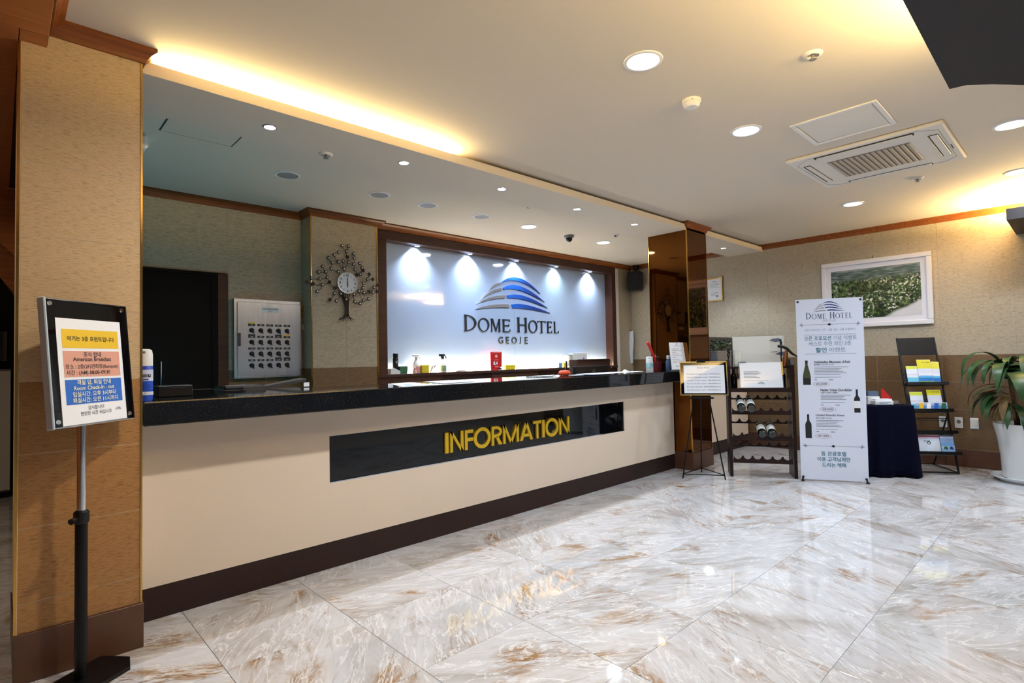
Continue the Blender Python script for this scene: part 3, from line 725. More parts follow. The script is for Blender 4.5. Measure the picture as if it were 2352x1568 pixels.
# air conditioner cassette
ac = thing('air_conditioner', 'white ceiling cassette air conditioner with ribbed centre grille', 'air conditioner', (5.098, 1.136, ZC))
MB().box(-.50, .50, -.505, .505, -.028, 0, .012, 2).obj('panel', M_OFFW, ac)
b = MB(); n = 15
for i in range(n):
    y = -.262+.524*i/(n-1); b.box(-.25, .25, y-.011, y+.011, -.034, -.026, .002)
b.obj('grille', mat('grille_grey', (176, 166, 156), .5), ac, label='beige ribbed intake grille')['kind'] = 'stuff'
MB().box(-.262, .262, -.275, .275, -.0295, -.027).obj('grille_back', mat('grille_shade', (120, 108, 98), .6), ac)
def slot(x0, x1, y0, y1, openess):
    dark = MB().box(x0, x1, y0, y1, -.030, -.027, .004).obj('outlet', M_BLACK, ac)
    if x1-x0 > y1-y0: MB().box(x0+.008, x1-.008, y0+.004, y1-.010, -.034, -.029, .002).obj('flap', M_OFFW, dark)
    else: MB().box(x0+.004 if openess else x0+.018, x1-.006, y0+.01, y1-.01, -.034, -.029, .002).obj('flap', M_OFFW, dark)
slot(-.455, -.405, -.33, .31, 0); slot(-.30, .28, -.445, -.385, 0); slot(-.30, .28, .385, .435, 0); slot(.405, .45, -.30, .30, 1)
seam = [(-.46, -.36), (-.38, -.46), (.38, -.46), (.46, -.38), (.46, .38), (.38, .46), (-.36, .46), (-.46, .36), (-.46, -.36)]
MB().tube([(x, y, -.0285) for x, y in seam], .0015, 4).obj('panel_seam', M_GREYPL, ac)
MB().box(.02, .14, -.475, -.468, -.0295, -.027).obj('indicator', M_DKGREY, ac)
t = thing('ceiling_hatch', 'square white access hatch beside the air conditioner', 'hatch', (4.171, 1.108, ZC))
b = MB()
for a in ((-.255, .255, -.255, -.225), (-.255, .255, .225, .255), (-.255, -.225, -.225, .225), (.225, .255, -.225, .225)): b.box(a[0], a[1], a[2], a[3], -.010, 0, .003)
b.obj('frame', M_WHITE, t); MB().box(-.218, .218, -.218, .218, -.005, 0, .002).obj('door', M_OFFW, t)
t = thing('ceiling_hatch', 'flush access hatch with dark joint in the back office ceiling', 'hatch', (.98, 3.93, ZC))
b = MB()
for a in ((-.222, .222, .215, .222), (.215, .222, -.222, .222), (-.222, -.215, -.222, .222)): b.box(a[0], a[1], a[2], a[3], -.002, 0)
b.obj('frame', M_DKGREY, t); MB().box(-.213, .213, -.22, .213, -.004, 0, .001).obj('door', M_CEIL, t)
# cove strip above the soffit
t = thing('cove_light', 'warm light strip glowing above the left part of the soffit', 'strip light', (.60, 3.24, 2.838))
MB().prism_z([(0, 0), (1.85, 0), (1.85, .03), (0, .03)], 0, .004).obj('base', M_WHITE, t)
MB().strip([[(0, 0, .004), (1.85, 0, .004)], [(0, .006, .016), (1.85, .006, .016)]]).obj('strip', M_COVE, t)
# dark canopies hung below the ceiling
def canopy(poly, label, zb, zt):
    t = thing('ceiling_canopy', label, 'canopy', (poly[0][0], poly[0][1], zb))
    MB().prism_z([(x-poly[0][0], y-poly[0][1]) for x, y in poly], 0, zt-zb).obj('panel', M_CANOPY, t)
    return t
cv = [(3.268, .42), (3.281, .359), (3.366, .275), (3.486, .18), (3.66, .09), (3.9, .0), (4.2, -.07), (4.6, -.1)]
tc_ = canopy([(.4, .40), (.4, -2.5), (4.6, -2.5)]+cv[::-1], 'dark brown suspended canopy with a curved edge above the camera', 2.56, 2.66)
MB().box(.3, 2.78, -.24, -.20, .10, .115).obj('light_strip', mat('canopy_led_bright', (255, 230, 170), .5, emit=WARM, es=E_CANOPY*1.35), tc_)
for x, y in ((.8, -.6), (2.6, -.6), (.8, -2.4), (3.9, -2.4)): MB().cyl((x, y, .1), (x, y, ZC-2.56), .012, n=8).obj('hanger', M_CANOPY, tc_)
tc2 = canopy([(7.0, .52), (7.0, -2.5), (7.97, -2.5), (7.97, .52)], 'dark purple-brown bulkhead projecting from the right wall', 2.553, 2.66)
MB().box(.25, .90, -.9, -.05, .107, .118).obj('light_strip', M_CANLED, tc2)

# ================================================================= BACK OFFICE
dr = thing('door_1', 'near-black door with dark brown frame in the back office', 'door', (.90, 5.60, 0)); dr['kind'] = 'structure'
del dr['category']
B('door_leaf', M_DOOR, .0, .54, -.02, .02, 0, 2.15, dr); B('door_frame', M_FRAME, .585, .675, -.04, .01, 0, 2.175, dr, .003)
B('door_frame', M_DOOR, -.02, .66, -.035, .01, 2.15, 2.18, dr, .003); B('door_jamb', M_DOOR, .54, .585, -.03, .01, 0, 2.15, dr)
MB().cyl((.13, -.05, .95), (.13, -.05, 1.36), .007, n=8).obj('handle', M_CHROME, dr)
# key cabinet
kc = thing('key_cabinet', 'brushed steel key cabinet with rows of hung keys', 'key cabinet', (1.603, 5.597, 1.19))
B('case', M_STEEL, 0, .63, -.10, 0, 0, .755, kc, .003)
dk = B('door', M_STEEL, .028, .628, -.112, -.101, .012, .722, kc, .003)
for r in range(4):
    for c_ in range(5):
        x, z = .155+.083*c_, .505-.112*r
        two = (r, c_) in ((1, 0), (1, 3), (3, 3), (3, 4))
        k = MB().box(-.031, .031, -.002, .0, -.010, .024 if two else .010).obj('name_plate', M_INK, dk, (x, -.1125, z))
        text('number', str(301+5*r+c_), M_PAPER, k, 0, 0, -.0025, h=.011)
        if (r, c_) in ((0, 0), (1, 4)): MB().box(-.030, .030, -.002, 0, .010, .024).obj('marker', M_SYEL, k)
        q = MB().lathe([(0, .0), (.020, .0), (.022, .006), (.016, .012), (0, .013)], 14).obj('key_switch', M_BLACK, dk, (x, -.112, z-.05), True, rot=(math.pi/2, 0, 0))
        MB().box(-.005, .005, -.034, 0, .010, .016).obj('key', M_BLACK, q, rot=(0, 0, .55))
lab = MB().box(-.082, .082, -.002, 0, -.026, .026).obj('title_label', M_PAPER, dk, (.325, -.1125, .655))
text('lettering', '3층 객실열쇠관리함', M_INK, lab, 0, .008, -.0025, w=.14, bold=.01); text('lettering', '키 박스', M_INK, lab, 0, -.014, -.0025, h=.014)
MB().box(-.012, .012, -.008, 0, -.062, .062, .003).obj('latch', M_DKGREY, dk, (.045, -.112, .365))
t = thing('switch_plate', 'bronze switch plate on the side of the tiled column', 'switch', (2.289, 5.58, 1.865))
MB().box(-.008, 0, -.03, .012, -.062, .062, .002).obj('plate', M_BRASS, t); MB().box(-.011, -.008, -.016, .0, -.02, .02).obj('rocker', M_BASE, t)
t = thing('switch_plate', 'small white switch plate below the bronze one on the column side', 'switch', (2.289, 5.58, 1.69))
MB().box(-.008, 0, -.02, .012, -.025, .025, .002).obj('plate', M_OFFW, t); MB().box(-.011, -.008, -.010, .002, -.01, .01).obj('rocker', M_WHITE, t)

# tree wall clock (local x across, z up, origin at clock centre)
ck = thing('tree_clock', 'iron tree wall clock with silver-beaded blossoms on the tiled column', 'clock', (2.662, 5.355, 2.150))
SX, SZ = 5.0e-3*.97, 5.0e-3*.97
px = lambda u, v: ((u-840)*.000690*1.0, -(v-785)*.000683+(u-840)*.00003)
bright = [(763,213),(865,210),(832,297),(947,324),(708,318),(637,365),(549,417),(605,484),(699,469),(775,449),(863,463),(944,487),(959,394),(1047,466),(1086,534),(453,550),(585,577),(787,568),(966,567),(391,636),(501,628),(694,615),(1053,639),(284,730),(409,736),(526,709),(1178,708),(1110,776),(1289,838),(447,822),(1097,851),(368,924),(630,947),(730,950),(947,955),(1031,904),(1115,924),(1270,916),(660,1061),(816,1034),(959,1066),(1046,1097),(1101,1047),(1193,1021)]
darks = [(1208,630),(1268,708),(1350,800),(1340,900),(1200,905),(1105,575),(845,378),(215,785),(305,815),(555,780),(640,865),(560,1045),(1000,650)]
def blossom_mesh():
    b = MB()
    pts = [((.0225 if i % 2 == 0 else .015)*math.cos(math.pi*i/6), (.0225 if i % 2 == 0 else .015)*math.sin(math.pi*i/6)) for i in range(12)]
    b.prism(pts, -.006, 0); return b.mesh('blossom', M_DARKIRON)
blm = blossom_mesh(); bdm = MB().ball((0, -.009, 0), .0098, 10, 6).mesh('bead', mat('silver_bead', (244, 242, 236), .25), True)
R0 = .108
def toc(p):
    x, z = px(*p); return Vector((x, -.022, z))
nodes = [toc(p) for p in bright+darks]
for i, p in enumerate(nodes):
    o = link('blossom', blm, ck, p)
    o.rotation_euler = (0, random.uniform(0, 1), 0)
    if i < len(bright): link('bead', bdm, o)
b = MB()
trunk_top = Vector((-.008, -.014, -.20))
for p in nodes:
    best = None
    for q in nodes:
        if q is p: continue
        d = (q-p).length
        if q.length < p.length-.012 and d < .11:
            sc_ = d + .4*q.length
            if best is None or sc_ < best[0]: best = (sc_, q)
    if best: q = best[1]
    elif p.z < -.10: q = trunk_top.copy()
    else:
        q = p.normalized()*R0; q.y = -.014
    mid = (p+q)/2 + Vector((-(q-p).z, 0, (q-p).x))*(.18 if p.x > 0 else -.18)
    pts = [(1-t)*(1-t)*q+2*t*(1-t)*mid+t*t*p for t in (i/6 for i in range(7))]
    b.tube(pts, [.0036-.0018*i/6 for i in range(7)], 5)
    del pts
for k, (x0, x1) in enumerate(((-.030, -.020), (-.018, -.012), (-.008, -.006), (.004, .0), (.014, .010), (-.024, -.008))):
    b.tube([(x0*2.6, -.014, -.09), (x0*1.4, -.014, -.17), (x1, -.016, -.24), (x1*1.1, -.016, -.32), (x0*1.5, -.016, -.36), (x0*3.4-.004*(k-2), -.016, -.385-.01*(k % 2))], [.004, .005, .007, .006, .004, .002], 6)
for s in (-1, 1):
    b.tube([(-.006, -.016, -.32), (s*.03, -.016, -.36), (s*.085, -.016, -.385)], [.006, .004, .0015], 6); b.tube([(s*.03, -.016, -.36), (s*.055, -.016, -.40)], [.003, .0015], 5)
b.obj('branch_frame', M_DARKIRON, ck, smooth=True)['kind'] = 'stuff'
face = MB().cyl((0, 0, 0), (0, -.03, 0), .108, n=40).obj('clock_face', mat('clock_white', (226, 232, 240), .35), ck)
o_ = [(.112*math.cos(2*math.pi*i/40), .112*math.sin(2*math.pi*i/40)) for i in range(40)]; i_ = [(.104*x/.112, .104*z/.112) for x, z in o_]
MB().ring(o_, i_, -.034, -.001).obj('bezel', M_CHROME, ck)
for h in range(1, 13):
    a = math.pi/2-h*math.pi/6
    text('numeral', str(h), M_INK, face, .084*math.cos(a), .084*math.sin(a), -.0305, h=.026 if h in (12, 6, 3, 9) else .019, bold=.03)
MB().prism([(-.003, -.012), (.003, -.012), (.0035, .045), (0, .07), (-.0035, .045)], -.0335, -.032).obj('minute_hand', M_INK, face)
MB().prism([(-.004, .01), (.004, .01), (.0045, -.035), (0, -.052), (-.0045, -.035)], -.0355, -.034).obj('hour_hand', M_INK, face)
# wall speaker
t = thing('wall_speaker', 'black loudspeaker hung high in the corner right of the logo sign', 'speaker', (7.86, 5.27, 2.60), -1.15)
B('cabinet', M_BLACK, -.115, .115, -.10, .10, -.17, .15, t, .012); B('grille', mat('speaker_cloth', (12, 12, 13), .9, bump=.5, bscale=400), -.105, .105, -.112, -.098, -.16, .14, t, .008)
MB().tube([(0, .08, .05), (0, .10, .16), (.0, .06, .24)], .014, 8).obj('bracket', M_BLKMET, t); MB().cyl((0, .06, .20), (0, .06, .268), .05, n=16).obj('mount', M_BLKMET, t)
# hanging sheaf of papers on right wall
t = thing('hanging_papers', 'curled grey sheaf of papers hung on the wall right of the logo', 'papers', (7.955, 5.46, 1.76), -math.pi/2)
for k, off in enumerate((0, .008, .016)):
    MB().strip([[(-.075+.02*j*j*.02+.03*math.sin(j*.5)*.5, -off-.02*math.sin(j*.45), -.068*j), (.085+.02*math.sin(j*.55), -off-.035-.03*math.sin(j*.4), -.068*j-.01*k)] for j in range(9)]).obj('sheet', M_PAPER, t)
MB().box(-.02, .02, -.03, .0, -.004, .012, .002).obj('clip', M_BLKMET, t)
# left hall furniture seen past the pillar
t = thing('storage_cabinet', 'pale grey cabinet in the dim hall behind the left pillar', 'cabinet', (-.60, 7.7, 0))
B('body', M_GREYPL, 0, .70, 0, .42, .06, 1.32, t, .004); B('door', M_OFFW, .005, .345, -.02, 0, .08, 1.30, t, .003); B('door', M_OFFW, .355, .695, -.02, 0, .08, 1.30, t, .003); B('plinth', M_BLACK, .01, .69, .01, .41, 0, .06, t)
t = thing('television', 'black television standing on the cabinet in the left hall', 'television', (-.55, 7.88, 1.32))
B('screen', M_BLKGLASS, 0, .62, -.03, .03, .08, .40, t, .004); B('stand', M_BLACK, .2, .42, -.06, .06, 0, .08, t, .003)
# air curtain tucked behind pillar top
t = thing('wall_fan', 'white and black appliance high behind the left pillar', 'appliance', (.42, 4.36, 2.60))
B('housing', M_WHITE, 0, .30, -.1, .1, .17, .27, t, .02); B('outlet', M_BLACK, .02, .26, -.08, .08, .10, .17, t, .01)

# ---- objects on the sill of the logo sign
ZS = 1.175
def sill(name, label, cat, x, y=5.49, grp=None): return thing(name, label, cat, (x, y, ZS), grp and 0 or 0, group=grp)
t = sill('card_terminal', 'white card terminal with dark keys at the left end of the sill', 'card terminal', 3.285, 5.475)
MB().prism([(-.06, 0), (.06, 0), (.06, .035), (-.02, .07), (-.06, .06)], -.05, .05).obj('body', M_WHITE, t); MB().prism([(-.012, .068), (.05, .042), (.052, .046), (-.010, .072)], -.04, .04).obj('keypad', M_DKGREY, t)
t = sill('spray_can', 'slim black spray can beside the green box on the sill', 'can', 3.345, 5.525)
MB().lathe([(0, 0), (.031, 0), (.032, .01), (.032, .175), (.028, .185), (0, .185)], 20).obj('can', M_BLACK, t, smooth=True); MB().lathe([(.026, .185), (.030, .19), (.030, .232), (.024, .238), (0, .238)], 20).obj('cap', M_BLACK, t, smooth=True)
MB().box(-.018, .018, -.034, -.030, .12, .15).obj('emblem', M_GREYPL, t)
t = sill('tissue_box', 'dark green box lying behind the black spray can', 'box', 3.42, 5.50)
B('carton', M_GREEN, -.05, .05, -.03, .03, 0, .085, t, .002); B('flap', M_GREEN, -.05, .05, -.031, -.03, .055, .085, t)
t = sill('foam_ball', 'white lump of wrapped tissue on the sill behind the green box', 'tissue', 3.47, 5.54)
b = MB().ball((0, 0, .055), .05, 14, 8, 1.1)
for v in b.bm.verts: v.co *= 1+random.uniform(-.06, .06)
b.obj('wrap', M_PAPER, t, smooth=True)
def spray(x, label, mb, mh, ml):
    t = sill('spray_bottle', label, 'spray bottle', x, 5.49)
    MB().lathe([(0, 0), (.046, 0), (.05, .01), (.05, .075), (.042, .11), (.022, .145), (.016, .16), (.016, .175), (0, .175)], 24).obj('bottle', mb, t, smooth=True)
    MB().lathe([(.051, .02), (.0515, .025), (.0515, .075), (.051, .08)], 24).obj('bottle_label', ml, t, smooth=True)
    MB().lathe([(.018, .165), (.02, .17), (.02, .192), (.014, .196), (0, .196)], 16).obj('collar', mh, t, smooth=True)
    MB().box(-.05, .032, -.013, .013, .194, .222, .005).obj('head', mh, t); MB().tube([(.03, 0, .205), (.05, 0, .195), (.055, 0, .165)], .005, 6).obj('trigger', mh, t)
    return t
spray(3.605, 'white spray bottle with pale trigger, left of the two on the sill', M_OFFW, M_WHITE, M_PINK)
spray(3.985, 'white spray bottle with black trigger and green label on the sill', M_OFFW, M_BLACK, mat('sage_label', (150, 176, 140), .6))
t = sill('doll', 'small pink figurine beside the yellow box on the sill', 'figurine', 3.555, 5.45)
MB().lathe([(0, 0), (.024, 0), (.026, .01), (.014, .05), (0, .05)], 14).obj('body', M_PINK, t, smooth=True); MB().ball((0, 0, .062), .017, 10, 8).obj('head', M_PINK, t, smooth=True)
t = sill('yellow_box', 'bright yellow box between the two spray bottles on the sill', 'box', 3.69, 5.445)
B('carton', M_YEL, -.05, .05, -.025, .025, 0, .092, t, .002); B('lid', M_YEL, -.052, .052, -.027, .027, .075, .094, t, .002)
t = sill('straw_cup', 'small brown bundle of twine beside the green-label spray bottle', 'twine', 3.82, 5.46)
for k in range(6): MB().tube([(-.04+.015*k, .01*math.sin(k), .0), (-.03+.012*k, -.01, .05+.008*(k % 3)), (.01*k, .01, .09-.01*(k % 2))], .004, 5).obj('strand', M_DEADLEAF if k % 2 else M_DARKIRON, t)
t = sill('flat_papers', 'low stack of pale papers on the sill left of the red plaque', 'papers', 4.24, 5.48)
for k in range(3): MB().box(-.09+.012*k, .09-.01*k, -.05, .05, .006*k, .006*k+.005).obj('sheet', (M_PAPER, M_PINK, M_PAPER)[k], t, rot=(0, 0, .1*k-.1))
t = sill('rating_plaque', 'upright red rating plaque with white number on the sill', 'plaque', 4.855, 5.475)
B('plate', M_RED, -.098, .098, -.008, .008, 0, .245, t, .003); B('foot', M_RED, -.06, .06, -.02, .04, 0, .008, t)
MB().cyl((-.004, -.0085, .185), (-.004, -.0095, .185), .022, n=20).obj('seal', M_PINK, t); text('lettering', '8.4', M_PAPER, t, -.02, .092, -.0092, h=.048, bold=.04); bars('small_print', M_PINK, t, [(-.04, .03, .135, .006), (-.03, .03, .045, .012), (-.08, .08, .232, .004)], -.0092)
t = sill('figurine', 'tiny black and white ornament in front of the red plaque', 'figurine', 4.915, 5.45)
MB().ball((-.02, 0, .018), .018, 10, 6).obj('body', M_INK, t, smooth=True); MB().ball((.01, 0, .022), .02, 10, 6).obj('head', M_PAPER, t, smooth=True); MB().box(-.035, .04, -.012, .012, 0, .006).obj('stand', M_PAPER, t)
t = sill('yellow_box', 'flat yellow box right of the red plaque on the sill', 'box', 5.085, 5.47)
B('carton', M_YEL, -.088, .088, -.03, .03, 0, .06, t, .002); B('lid', M_YEL, -.09, .09, -.032, .032, .045, .062, t, .002)
t = sill('eyeglasses', 'pair of dark eyeglasses lying on the sill near the right end', 'glasses', 5.86, 5.46)
for s in (-.03, .03): MB().ring([(s+.024*math.cos(2*math.pi*i/16), .018+.017*math.sin(2*math.pi*i/16)) for i in range(16)], [(s+.021*math.cos(2*math.pi*i/16), .018+.014*math.sin(2*math.pi*i/16)) for i in range(16)], -.002, .002).obj('rim', M_BLACK, t)
for s in (-.052, .052): MB().tube([(s, 0, .02), (s, .06, .018), (s, .08, .006)], .002, 5).obj('temple', M_BLACK, t)
t = sill('blue_box', 'small pale blue box beside a yellow one on the sill', 'box', 6.118, 5.47); B('carton', mat('pale_blue', (120, 160, 214), .5), -.035, .035, -.02, .02, 0, .075, t, .002); B('lid', M_PAPER, -.036, .036, -.021, .021, .066, .077, t)
t = sill('yellow_box', 'small yellow box with a dark print near the glass tumbler', 'box', 6.235, 5.47); B('carton', M_YEL, -.042, .042, -.02, .02, 0, .068, t, .002); MB().box(-.01, .02, -.0215, -.02, .02, .05).obj('print', M_GREEN, t)
t = sill('glass_tumbler', 'tall frosted glass cylinder beside the white box on the sill', 'tumbler', 6.355, 5.50)
MB().lathe([(0, 0), (.055, 0), (.057, .01), (.057, .18), (.053, .18), (.053, .012), (0, .012)], 24).obj('wall', mat('frosted_glass', (222, 226, 220), .3, trans=.4), t, smooth=True); MB().lathe([(.058, .172), (.06, .174), (.06, .186), (.055, .186)], 24).obj('rim', M_LENSOFF, t, smooth=True)
t = sill('white_carton', 'white box with a small emblem at the right end of the sill', 'box', 6.58, 5.50)
B('carton', M_WHITE, -.16, .16, -.05, .05, 0, .215, t, .003); MB().cyl((.08, -.0505, .13), (.08, -.052, .13), .012, n=14).obj('emblem', M_INK, t); B('lid', M_WHITE, -.162, .162, -.052, .052, .17, .217, t, .003)
for x, l in ((6.93, 'clear glass ashtray at the right end of the sill'), (7.20, 'clear glass dish nearest the right frame post on the sill')):
    t = sill('glass_dish', l, 'dish', x, 5.49); MB().lathe([(0, .004), (.05, .004), (.06, .03), (.07, .05), (.064, .05), (.05, .016), (0, .014)], 24).obj('bowl', M_CLEAR, t, smooth=True); MB().lathe([(.064, .048), (.07, .05), (.068, .054), (.064, .052)], 24).obj('rim', M_DKGREY, t, smooth=True); MB().lathe([(0, 0), (.035, 0), (.035, .004), (0, .004)], 20).obj('foot', M_DKGREY, t)

# ---- objects on the counter
ZT = 1.151
t = thing('insecticide_can', 'tall blue insecticide spray can against the left pillar on the counter', 'can', (.5435, 3.30, ZT))
MB().lathe([(0, 0), (.030, 0), (.034, .008), (.034, .175), (.031, .182)], 28).obj('can', M_CANBLUE, t, smooth=True)
MB().lathe([(.0335, .176), (.0335, .232), (.029, .256), (.018, .262), (0, .262)], 28).obj('cap', M_WHITE, t, smooth=True)
band = MB().lathe([(.0345, .10), (.0347, .105), (.0347, .152), (.0345, .157)], 28).obj('label_band', mat('can_cloud', (196, 206, 234), .4, var=.12, scale=30), t, smooth=True)
text('lettering', '에프킬', M_INK, t, -.004, .127, -.0352, w=.046, bold=.03); bars('small_print', M_NAVY, t, [(-.024, .008, .108, .006)], -.0352)
MB().ball((-.008, -.028, .245), .007, 10, 6).obj('nozzle', M_GREYPL, t)
MB().lathe([(.022, .018), (.0352, .03), (.0352, .046), (.022, .05)], 28).obj('flower_print', mat('can_white_flower', (210, 218, 236), .4, var=.2, scale=60), t, smooth=True)
t = thing('cash_box', 'low black box beside the blue spray can on the counter', 'box', (.73, 3.62, ZT)); B('body', M_BLACK, -.085, .085, -.07, .07, 0, .055, t, .004); B('lid', M_DKGREY, -.085, .085, -.07, .07, .0555, .062, t, .003)
tag(MB().tube([(.83, 3.66, ZT+.03), (.95, 3.72, ZT+.025), (1.05, 3.74, ZT+.008), (1.16, 3.74, ZT+.006)], .004, 6).obj('black_cable', M_BLACK), 'thin black cable running from the low box across the counter', 'cable')
dsk = thing('staff_desk', 'low dark desk behind the reception counter', 'desk', (.9, 3.81, 0))
B('desk_top', M_DKWOOD, 0, 4.85, 0, .55, .72, .76, dsk); B('side_panel', M_DKWOOD, 0, .04, .02, .53, 0, .72, dsk); B('side_panel', M_DKWOOD, 4.81, 4.85, .02, .53, 0, .72, dsk); B('side_panel', M_DKWOOD, 2.4, 2.44, .02, .53, 0, .72, dsk)
t = thing('computer_monitor', 'unseen teal glowing screen added behind the counter left end', 'monitor', (.80, 4.22, .785), math.pi, -.75)  # hidden screen added to throw a teal tint on the back office ceiling
B('back_shell', M_BLACK, -.27, .27, .0, .03, .02, .34, t, .006); B('screen', mat('teal_added_glow', (20, 120, 130), .4, emit=(.06, .75, .95), es=11), -.25, .25, -.004, .0, .035, .325, t); B('foot', M_BLACK, -.10, .10, -.02, .12, 0, .02, t, .003)
t = thing('receipt_printer', 'black receipt printer below the key cabinet behind the counter', 'printer', (1.21, 4.02, .76))
B('body', M_BLACK, -.13, .13, -.12, .12, 0, .42, t, .01); B('front_cover', M_DKGREY, -.02, .13, -.125, -.12, .34, .415, t, .003); B('paper_slot', M_GREYPL, -.10, .02, -.03, .0, .42, .424, t)
t = thing('fax_machine', 'black desk telephone and fax unit beside the receipt printer', 'fax machine', (1.50, 4.12, .76))
B('body', M_BLACK, -.15, .17, -.10, .10, 0, .38, t, .01); MB().prism([(-.15, .38), (.18, .43), (.18, .45), (-.02, .42), (-.15, .40)], -.08, .06).obj('tray', M_DKGREY, t); MB().box(.15, .19, -.11, -.10, .39, .42).obj('tag', M_PAPER, t)
def paper(name, label, pts, m=M_PAPER, z=ZT, th=.0012):
    t = thing(name, label, 'paper', (pts[0][0], pts[0][1], z))
    MB().prism_z([(x-pts[0][0], y-pts[0][1]) for x, y in pts], .0002, th).obj('sheet', m, t); return t
t = paper('paper_sheet', 'white sheet of paper on the counter nearest the left end', [(2.20, 3.72), (2.42, 3.78), (2.29, 3.24), (1.99, 3.20)])
MB().prism_z([(-.08, -.30), (-.02, -.29), (-.04, -.42), (-.10, -.43)], .0013, .0018).obj('blue_print', mat('light_blue_print', (120, 170, 220), .6), t)
t = paper('paper_sheet', 'white sheet of paper overlapping the first one on the counter', [(2.52, 3.74), (2.80, 3.76), (2.74, 3.34), (2.40, 3.30)], z=ZT+.0015)
bars('print_line', M_GREYINK, t, [], 0) if False else None
t = thing('orange_handset', 'small orange handset with a cable on the counter', 'handset', (3.98, 3.50, ZT))
MB().tube([(-.07, .01, .022), (-.05, .004, .026), (0, 0, .027), (.05, -.004, .026), (.072, -.008, .02)], [.014, .026, .027, .026, .012], 10).obj('body', M_ORNG, t, smooth=True)
MB().tube([(-.075, .01, .018), (-.12, .02, .008), (-.20, -.03, .005), (-.33, .02, .005), (-.40, .12, .005)], .004, 6).obj('cable', M_BLACK, t)
paper('paper_card', 'small white card beside the orange handset', [(4.10, 3.56), (4.20, 3.54), (4.18, 3.42), (4.07, 3.44)])
paper('paper_spread', 'long spread of white papers on the counter near its right end', [(4.36, 3.68), (5.02, 3.74), (5.36, 3.58), (5.30, 3.48), (4.40, 3.42)], z=ZT)
t = paper('paper_spread', 'blue-edged sheet under the long white papers', [(4.28, 3.62), (4.75, 3.66), (4.70, 3.40), (4.25, 3.38)], mat('blue_sheet', (90, 130, 200), .5), ZT-.0008)
def monitor(x, y, w, h, zt, label, rz=0.0):
    t = thing('computer_monitor', label, 'monitor', (x, y, .76), rz)
    B('back_shell', M_BLACK, -w/2, w/2, -.025, .02, zt-h-.76, zt-.76, t, .012); B('screen', M_DKGREY, -w/2+.012, w/2-.012, .020, .024, zt-h-.748, zt-.772, t)
    B('neck', M_BLACK, -.04, .04, -.02, .01, .02, zt-h-.74, t); B('foot', M_BLACK, -.12, .12, -.08, .09, 0, .02, t, .004); return t
t = monitor(5.02, 4.01, .62, .36, 1.228, 'wide black monitor seen from behind at the counter right end')
text('lettering', 'LG', M_GREYPL, t, .03, .405, -.0256, h=.03)
t = thing('filing_box', 'dark brown box behind the black monitor', 'box', (5.33, 4.24, .76)); B('body', M_FRAME, -.34, .30, -.06, .07, 0, .535, t, .004); MB().tube([(-.34, -.07, .536), (.27, -.07, .536), (.305, -.07, .51), (.305, -.07, .42)], .006, 6).obj('edge_trim', M_CHROME, t)
tag(MB().cyl((4.70, 4.10, .76), (4.70, 4.10, 1.285), .010, n=8).obj('microphone_stalk', M_BLACK), 'thin black microphone stalk left of the monitor', 'microphone')
t = thing('tissue_clip', 'small white clip on the counter near the hanging papers', 'clip', (5.22, 3.66, ZT+.0015)); B('base', M_WHITE, -.05, .04, -.015, .015, 0, .008, t, .002); MB().prism([(-.04, .008), (.03, .008), (-.02, .022)], -.012, .012).obj('jaw', M_WHITE, t)
t = thing('lotion_bottle', 'white bottle with green and blue print on the counter', 'bottle', (5.46, 3.50, ZT))
MB().lathe([(0, 0), (.037, 0), (.04, .006), (.04, .13), (.036, .135), (0, .135)], 24).obj('bottle', M_WHITE, t, smooth=True); MB().lathe([(.037, .135), (.038, .137), (.038, .16), (.034, .165), (0, .165)], 24).obj('cap', M_WHITE, t, smooth=True)
MB().lathe([(.0405, .03), (.0408, .034), (.0408, .09), (.0405, .094)], 24).obj('label', mat('teal_label', (150, 190, 196), .5, var=.4, scale=40), t, smooth=True)
def cup(x, y, m, label, name='pen_cup'):
    t = thing(name, label, 'pen cup', (x, y, ZT)); MB().lathe([(0, 0), (.036, 0), (.037, .004), (.037, .11), (.033, .11), (.033, .008), (0, .008)], 20).obj('cup', m, t, smooth=True); return t
M_DRED = mat('dark_red_plastic', (96, 22, 28), .3)
t = cup(5.605, 3.50, M_DRED, 'dark red pen cup holding pens beside the white bottle')
for k, (dx, dy, h, m) in enumerate(((-.02, .0, .17, M_NAVY), (.0, .01, .18, M_PAPER), (.015, -.01, .165, M_INK), (.02, .015, .175, M_NAVY))):
    q = thing('pen', ('navy pen leaning left in the dark red cup', 'white pen standing in the dark red cup', 'black pen in front in the dark red cup', 'navy pen leaning right in the dark red cup')[k], 'pen', (5.605, 3.50, ZT+.0085))
    MB().cyl((dx*.4, dy*.4, 0), (dx*1.15, dy*1.15, h-.02), .0045, n=8).obj('barrel', m, q); MB().cyl((dx*1.15, dy*1.15, h-.02), (dx*1.25, dy*1.25, h), .0048, .003, n=8).obj('cap', M_CHROME, q)
t = cup(5.682, 3.52, M_DRED, 'second dark red cup behind the document holder')
q = thing('red_baton', 'red plastic baton leaning left out of the dark red cup', 'baton', (5.605, 3.50, ZT+.0085)); MB().tube([(.02, 0, .0), (-.03, .0, .13), (-.13, .02, .31)], [.008, .016, .018], 10).obj('shaft', M_RED, q, smooth=True); MB().ball((-.132, .02, .314), .019, 10, 6).obj('tip', M_RED, q, smooth=True)
t = thing('water_bottle', 'clear blue bottle with white cap beside the document holder', 'bottle', (5.735, 3.42, ZT))
MB().lathe([(0, 0), (.028, 0), (.03, .006), (.03, .10), (.016, .13), (.013, .14), (0, .14)], 20).obj('bottle', mat('blue_clear', (90, 120, 160), .1, trans=.5), t, smooth=True); MB().lathe([(.019, .135), (.02, .137), (.02, .172), (.017, .175), (0, .175)], 16).obj('cap', M_WHITE, t, smooth=True)
